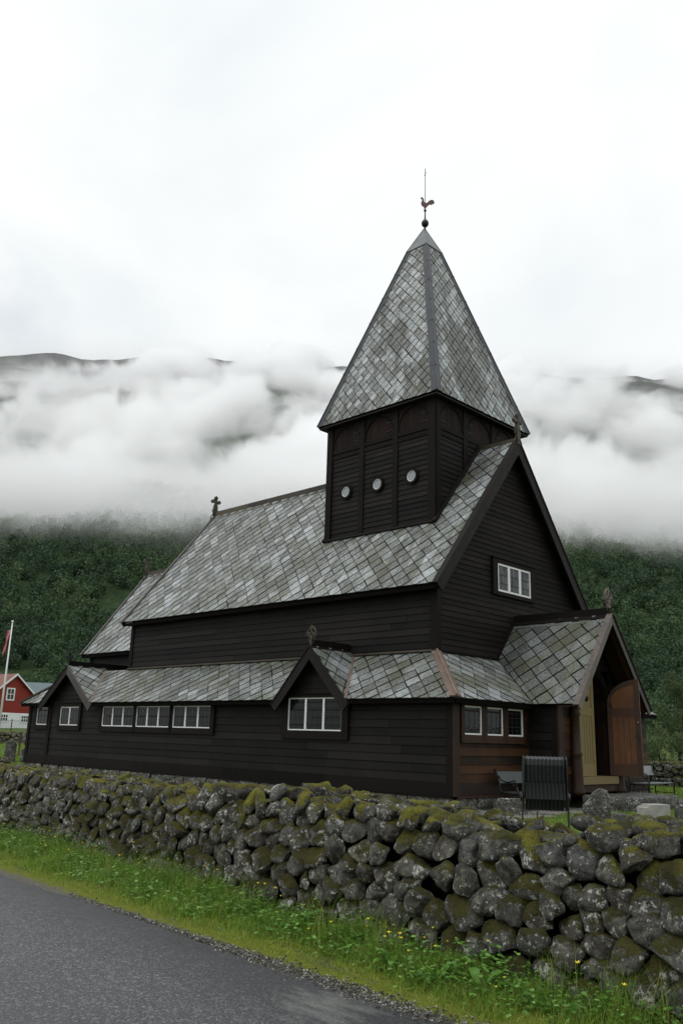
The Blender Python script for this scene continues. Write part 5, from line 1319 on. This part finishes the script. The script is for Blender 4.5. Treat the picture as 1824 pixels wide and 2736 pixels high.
tree('bush', (-9.2, 32.2, .1), clumpset(1.1, 2.3, 14, .35, .7, .3, 3), 5200, .085, 'bush', 'pale green leafy bush nearest the open church door', 'bush', TG, 1.2, .06)
tree('bush', (-6.9, 33.2, .1), clumpset(1.6, 2.5, 20, .4, .75, .3, 4), 7500, .085, 'bush', 'broad pale green bush above the mossy wall at the right edge', 'bush', TG, 1.4, .07)
tree('bush', (-4.6, 34.0, .1), clumpset(1.5, 2.2, 16, .4, .7, .3, 5), 5200, .085, 'bush', 'low leafy bush outside the right edge of the wall', 'bush', TG, 1.2, .06)
tree('tree', (-14.8, 48.2, .3), clumpset(1.9, 6.6, 30, .5, 1.1, .8, 6), 14000, .13, 'birch', 'soft drooping birch rising behind the bushes at the right', 'tree', TG, 5.6, .13, 12)
tree('tree', (-11.9, 49.5, .3), clumpset(2.4, 5.4, 30, .6, 1.2, .6, 7), 13000, .13, 'birch', 'rounder birch at the right edge beyond the bushes', 'tree', TG, 4.6, .13, 12)
tree('tree', (-17.6, 46.9, .3), clumpset(1.6, 4.2, 20, .5, 1.0, .5, 8), 9000, .13, 'birch', 'smaller birch half hidden behind the church porch', 'tree', TG, 3.6, .1, 10)

# ------------------------------------------------------------------ mountain, forest, cloud
def frame(o): o.location = (CAM.x, CAM.y, 0); o.rotation_euler = (0, 0, YAW); return o
def Tb(d): return np.where(d < 700, .47*(d-250), 211.5+.62*(d-700))
def fbm(x, y, sc, oc=5):
    out = np.zeros(x.shape); a = 1.; f = 1/sc
    for o_ in range(oc):
        out += a*np.array([mn.noise(Vector((p*f, q*f, o_*7.7))) for p, q in zip(x.ravel(), y.ravel())]).reshape(x.shape); a *= .5; f *= 2.03
    return out
dm = np.concatenate([np.arange(215, 700, 12), np.arange(700, 1420, 20), [1440, 1500, 1600, 1900, 2600]]).astype(float)
ts = np.linspace(-.85, .85, 150)
DD, TT = np.meshgrid(dm, ts, indexing='ij'); SS = DD*TT
nz = fbm(DD, SS, 170.)
crest = 1385+55*fbm(SS*.0+3.3, SS, 260., 6)+30*np.sin(SS*.004)
dc_ = np.minimum(DD, crest)
ZZ = Tb(dc_)+nz*np.clip((DD-260)*.09, 0, 15)+np.where(DD > crest, (DD-crest)*.03, 0)+3.0*np.clip((300-DD)/80, 0, 1)
ZZ = np.maximum(ZZ, np.where(DD < 300, 3+ (DD-215)*.1-6*(DD < 216), -50))
v = np.stack([DD.ravel(), SS.ravel(), ZZ.ravel()], 1); n1, n2 = DD.shape
i_ = (np.arange(n1-1)[:, None]*n2+np.arange(n2-1)[None]).ravel()
mt_ = rawmesh('mountain', v, np.stack([i_, i_+n2, i_+n2+1, i_+1], 1), M['mountain'], True); frame(mt_); tag(mt_, kind='structure')
def terr(d, s):
    """height of the mountain mesh under (d, s)"""
    fi = np.interp(d, dm, np.arange(n1)); ti = np.interp(s/d, ts, np.arange(n2)); i0 = np.clip(fi.astype(int), 0, n1-2); j0 = np.clip(ti.astype(int), 0, n2-2); a, b = fi-i0, ti-j0
    return (ZZ[i0, j0]*(1-a)*(1-b)+ZZ[i0+1, j0]*a*(1-b)+ZZ[i0, j0+1]*(1-a)*b+ZZ[i0+1, j0+1]*a*b)
def forest(name, n, d0, d1, h, q, size):
    d = np.sqrt(rng.uniform(d0**2, d1**2, n)); s = d*rng.uniform(-.56, .56, n)
    bare = np.array([mn.noise(Vector((p*.016, q_*.016, 5.))) for p, q_ in zip(d, s)]); k = bare < .47; d, s = d[k], s[k]; n = len(d)
    z = terr(d, s); H = h*rng.uniform(.5, 1.35, n); Wd = H*rng.uniform(.28, .42, n)
    u = rng.normal(0, 1, (n, q, 3)); u /= np.linalg.norm(u, axis=2)[..., None]; r = rng.uniform(.35, 1.05, (n, q))**.55
    lob = 1+.28*np.sin(u[..., 0]*5+rng.uniform(0, 6, (n, 1)))*np.sin(u[..., 1]*4+rng.uniform(0, 6, (n, 1)))*np.sin(u[..., 2]*6+rng.uniform(0, 6, (n, 1)))
    c = u*(r*lob)[..., None]; c[..., 0] *= Wd[:, None]; c[..., 1] *= Wd[:, None]; c[..., 2] = c[..., 2]*H[:, None]*.46+H[:, None]*.55
    c += np.stack([d, s, z], 1)[:, None, :]
    v = quads(c.reshape(-1, 3), size*rng.uniform(.5, 1.3, n*q))
    big = np.array([mn.noise(Vector((p*.018, q_*.018, 1.)))*.9 for p, q_ in zip(d, s)])
    tint = np.clip(.45+big*.55+rng.normal(0, .24, n), 0, 1)
    o = rawmesh(name, v, np.arange(len(v)).reshape(-1, 4), M['forest'], attr=np.repeat(tint, q*4)); frame(o); return tag(o, kind='stuff')
forest('forest', 2700, 222, 330, 7.6, 240, .82)
forest('forest', 8000, 330, 640, 7.4, 120, 1.12)
# cloud bank clinging to the mountain side: a real volume between 330 m and the crest
cdm = np.array([430., 470, 520, 600, 700, 900, 1100, 1300, 1480, 1500]); cts = np.linspace(-.8, .8, 9)
top_ = np.array([0., 40, 60, 75, 82, 86, 86, 80, 70, 70])+np.where(cdm > 420, 20, 0)
V_ = []
for k, d in enumerate(cdm):
    for t in cts: V_.append((d-30*(k == 0), d*t, float(Tb(np.array(d)))+top_[k]+(0 if k else -20)))
for k, d in enumerate(cdm):
    for t in cts: V_.append((d-30*(k == 0), d*t, float(Tb(np.array(d)))-45))
nk, nt_ = len(cdm), len(cts); F_ = []
for k in range(nk-1):
    for j in range(nt_-1):
        a = k*nt_+j; F_.append((a, a+nt_, a+nt_+1, a+1)); b = a+nk*nt_; F_.append((b, b+1, b+nt_+1, b+nt_))
for k in range(nk-1):
    for j in (0, nt_-1): a = k*nt_+j; b = a+nk*nt_; F_.append((a, b, b+nt_, a+nt_))
for j in range(nt_-1):
    for k in (0, nk-1): a = k*nt_+j; b = a+nk*nt_; F_.append((a, a+1, b+1, b))
me = bpy.data.meshes.new('cloud_bank'); me.from_pydata(V_, [], F_)
cm = bpy.data.materials.new('mountain cloud'); cm.use_nodes = True; t = cm.node_tree; t.nodes.clear()
oc = t.nodes.new('ShaderNodeTexCoord').outputs['Object']; sx = N(t, 'ShaderNodeSeparateXYZ'); t.links.new(oc, sx.inputs[0])
d_n, s_n, z_n = sx.outputs
T_n = math_(t, 'MAXIMUM', math_(t, 'MULTIPLY', math_(t, 'SUBTRACT', d_n, 250.), .47), math_(t, 'ADD', math_(t, 'MULTIPLY', math_(t, 'SUBTRACT', d_n, 700.), .62), 211.5))
h_n = math_(t, 'SUBTRACT', z_n, T_n)
n1_ = noise(t, mapping(t, oc, (.0045, .0105, .0085), (0, 0, 0), (1.7, .4, 0)), 1.0, 6, .60, .5)
dn_ = math_(t, 'MULTIPLY', math_(t, 'SUBTRACT', n1_, .5), 4.)           # about -1..1
rag = noise(t, mapping(t, oc, (.022, .028, .02)), 1.0, 5, .65, .6)
low = math_(t, 'SUBTRACT', z_n, math_(t, 'ADD', math_(t, 'ADD', 88., math_(t, 'MULTIPLY', math_(t, 'SUBTRACT', rag, .5), 110.)), math_(t, 'MULTIPLY', dn_, 26.)))
lowm = ramp(t, math_(t, 'MULTIPLY', low, 1/55), [(0, 0), (.3, .10), (.6, .5), (1, 1)])
lft = math_(t, 'ADD', math_(t, 'MINIMUM', 40., math_(t, 'MAXIMUM', 0., math_(t, 'MULTIPLY', math_(t, 'SUBTRACT', s_n, 240.), .17))), math_(t, 'MINIMUM', 24., math_(t, 'MAXIMUM', 0., math_(t, 'MULTIPLY', math_(t, 'ADD', s_n, 250.), -.12))))
hm = ramp(t, math_(t, 'MULTIPLY', math_(t, 'SUBTRACT', math_(t, 'SUBTRACT', math_(t, 'SUBTRACT', math_(t, 'ADD', 43., math_(t, 'MULTIPLY', dn_, 50.)), lft), math_(t, 'MAXIMUM', 0., math_(t, 'MULTIPLY', math_(t, 'SUBTRACT', d_n, 1270.), .62))), h_n), 1/26), [(0, 0), (1, 1)])
hz_ = None
for (hd, hs, hz, hr) in ((1240, 545, 540, 100), (1400, 495, 655, 60), (862, 296, 314, 14), (738, 301, 237, 18), (935, 213, 360, 30), (832, 235, 290, 20), (1218, -375, 535, 70), (960, -300, 378, 30), (1400, -315, 655, 34), (1400, -520, 660, 26), (1400, 190, 655, 50)):
    vs_ = N(t, 'ShaderNodeVectorMath', operation='SUBTRACT', i_1=(hd, hs, hz)); t.links.new(oc, vs_.inputs[0])
    vm = N(t, 'ShaderNodeVectorMath', operation='MULTIPLY', i_1=(1/240., 1/(hr*1.15), 1/(hr*1.1))); t.links.new(vs_.outputs[0], vm.inputs[0])
    vl = N(t, 'ShaderNodeVectorMath', operation='LENGTH'); t.links.new(vm.outputs[0], vl.inputs[0])
    hz_ = vl.outputs['Value'] if hz_ is None else math_(t, 'MINIMUM', hz_, vl.outputs['Value'])
nh = noise(t, mapping(t, oc, (.018, .018, .022)), 1.0, 4, .6, .5)
hole = ramp(t, math_(t, 'MULTIPLY', math_(t, 'ADD', hz_, math_(t, 'MULTIPLY', math_(t, 'SUBTRACT', nh, .5), 2.4)), .5), [(.25, .06), (.75, 1)])
body = ramp(t, n1_, [(.38, .06), (.48, .55), (.57, 1)])
body = math_(t, 'MAXIMUM', body, ramp(t, math_(t, 'MULTIPLY', z_n, 1/400.), [(.45, .5), (.62, .12)]))
hm = math_(t, 'MAXIMUM', hm, math_(t, 'MULTIPLY', ramp(t, math_(t, 'MULTIPLY', z_n, 1/400.), [(.45, 1), (.62, 0)]), ramp(t, math_(t, 'ADD', math_(t, 'MULTIPLY', h_n, 1/100.), math_(t, 'MULTIPLY', dn_, -.12)), [(.15, 1), (.45, 0)])))
dens = math_(t, 'MULTIPLY', math_(t, 'MULTIPLY', math_(t, 'MULTIPLY', lowm, hm), hole), math_(t, 'MULTIPLY', body, .055))
dens = math_(t, 'MULTIPLY', dens, ramp(t, rag, [(.32, .35), (.55, 1.15)]))
dens = math_(t, 'ADD', dens, math_(t, 'MULTIPLY', ramp(t, math_(t, 'MULTIPLY', z_n, 1/400.), [(.25, 0), (.55, 1)]), math_(t, 'MULTIPLY', ramp(t, math_(t, 'MULTIPLY', h_n, 1/100.), [(.02, 1), (.50, 0)]), .0014)))
pv = N(t, 'ShaderNodeVolumePrincipled'); pv.inputs['Color'].default_value = (1, 1, 1, 1); pv.inputs['Anisotropy'].default_value = .2
t.links.new(dens, pv.inputs['Density']); t.links.new(pv.outputs[0], N(t, 'ShaderNodeOutputMaterial').inputs['Volume'])
me.materials.append(cm); co = bpy.data.objects.new('cloud_bank', me); COL.objects.link(co); frame(co); tag(co, kind='stuff')
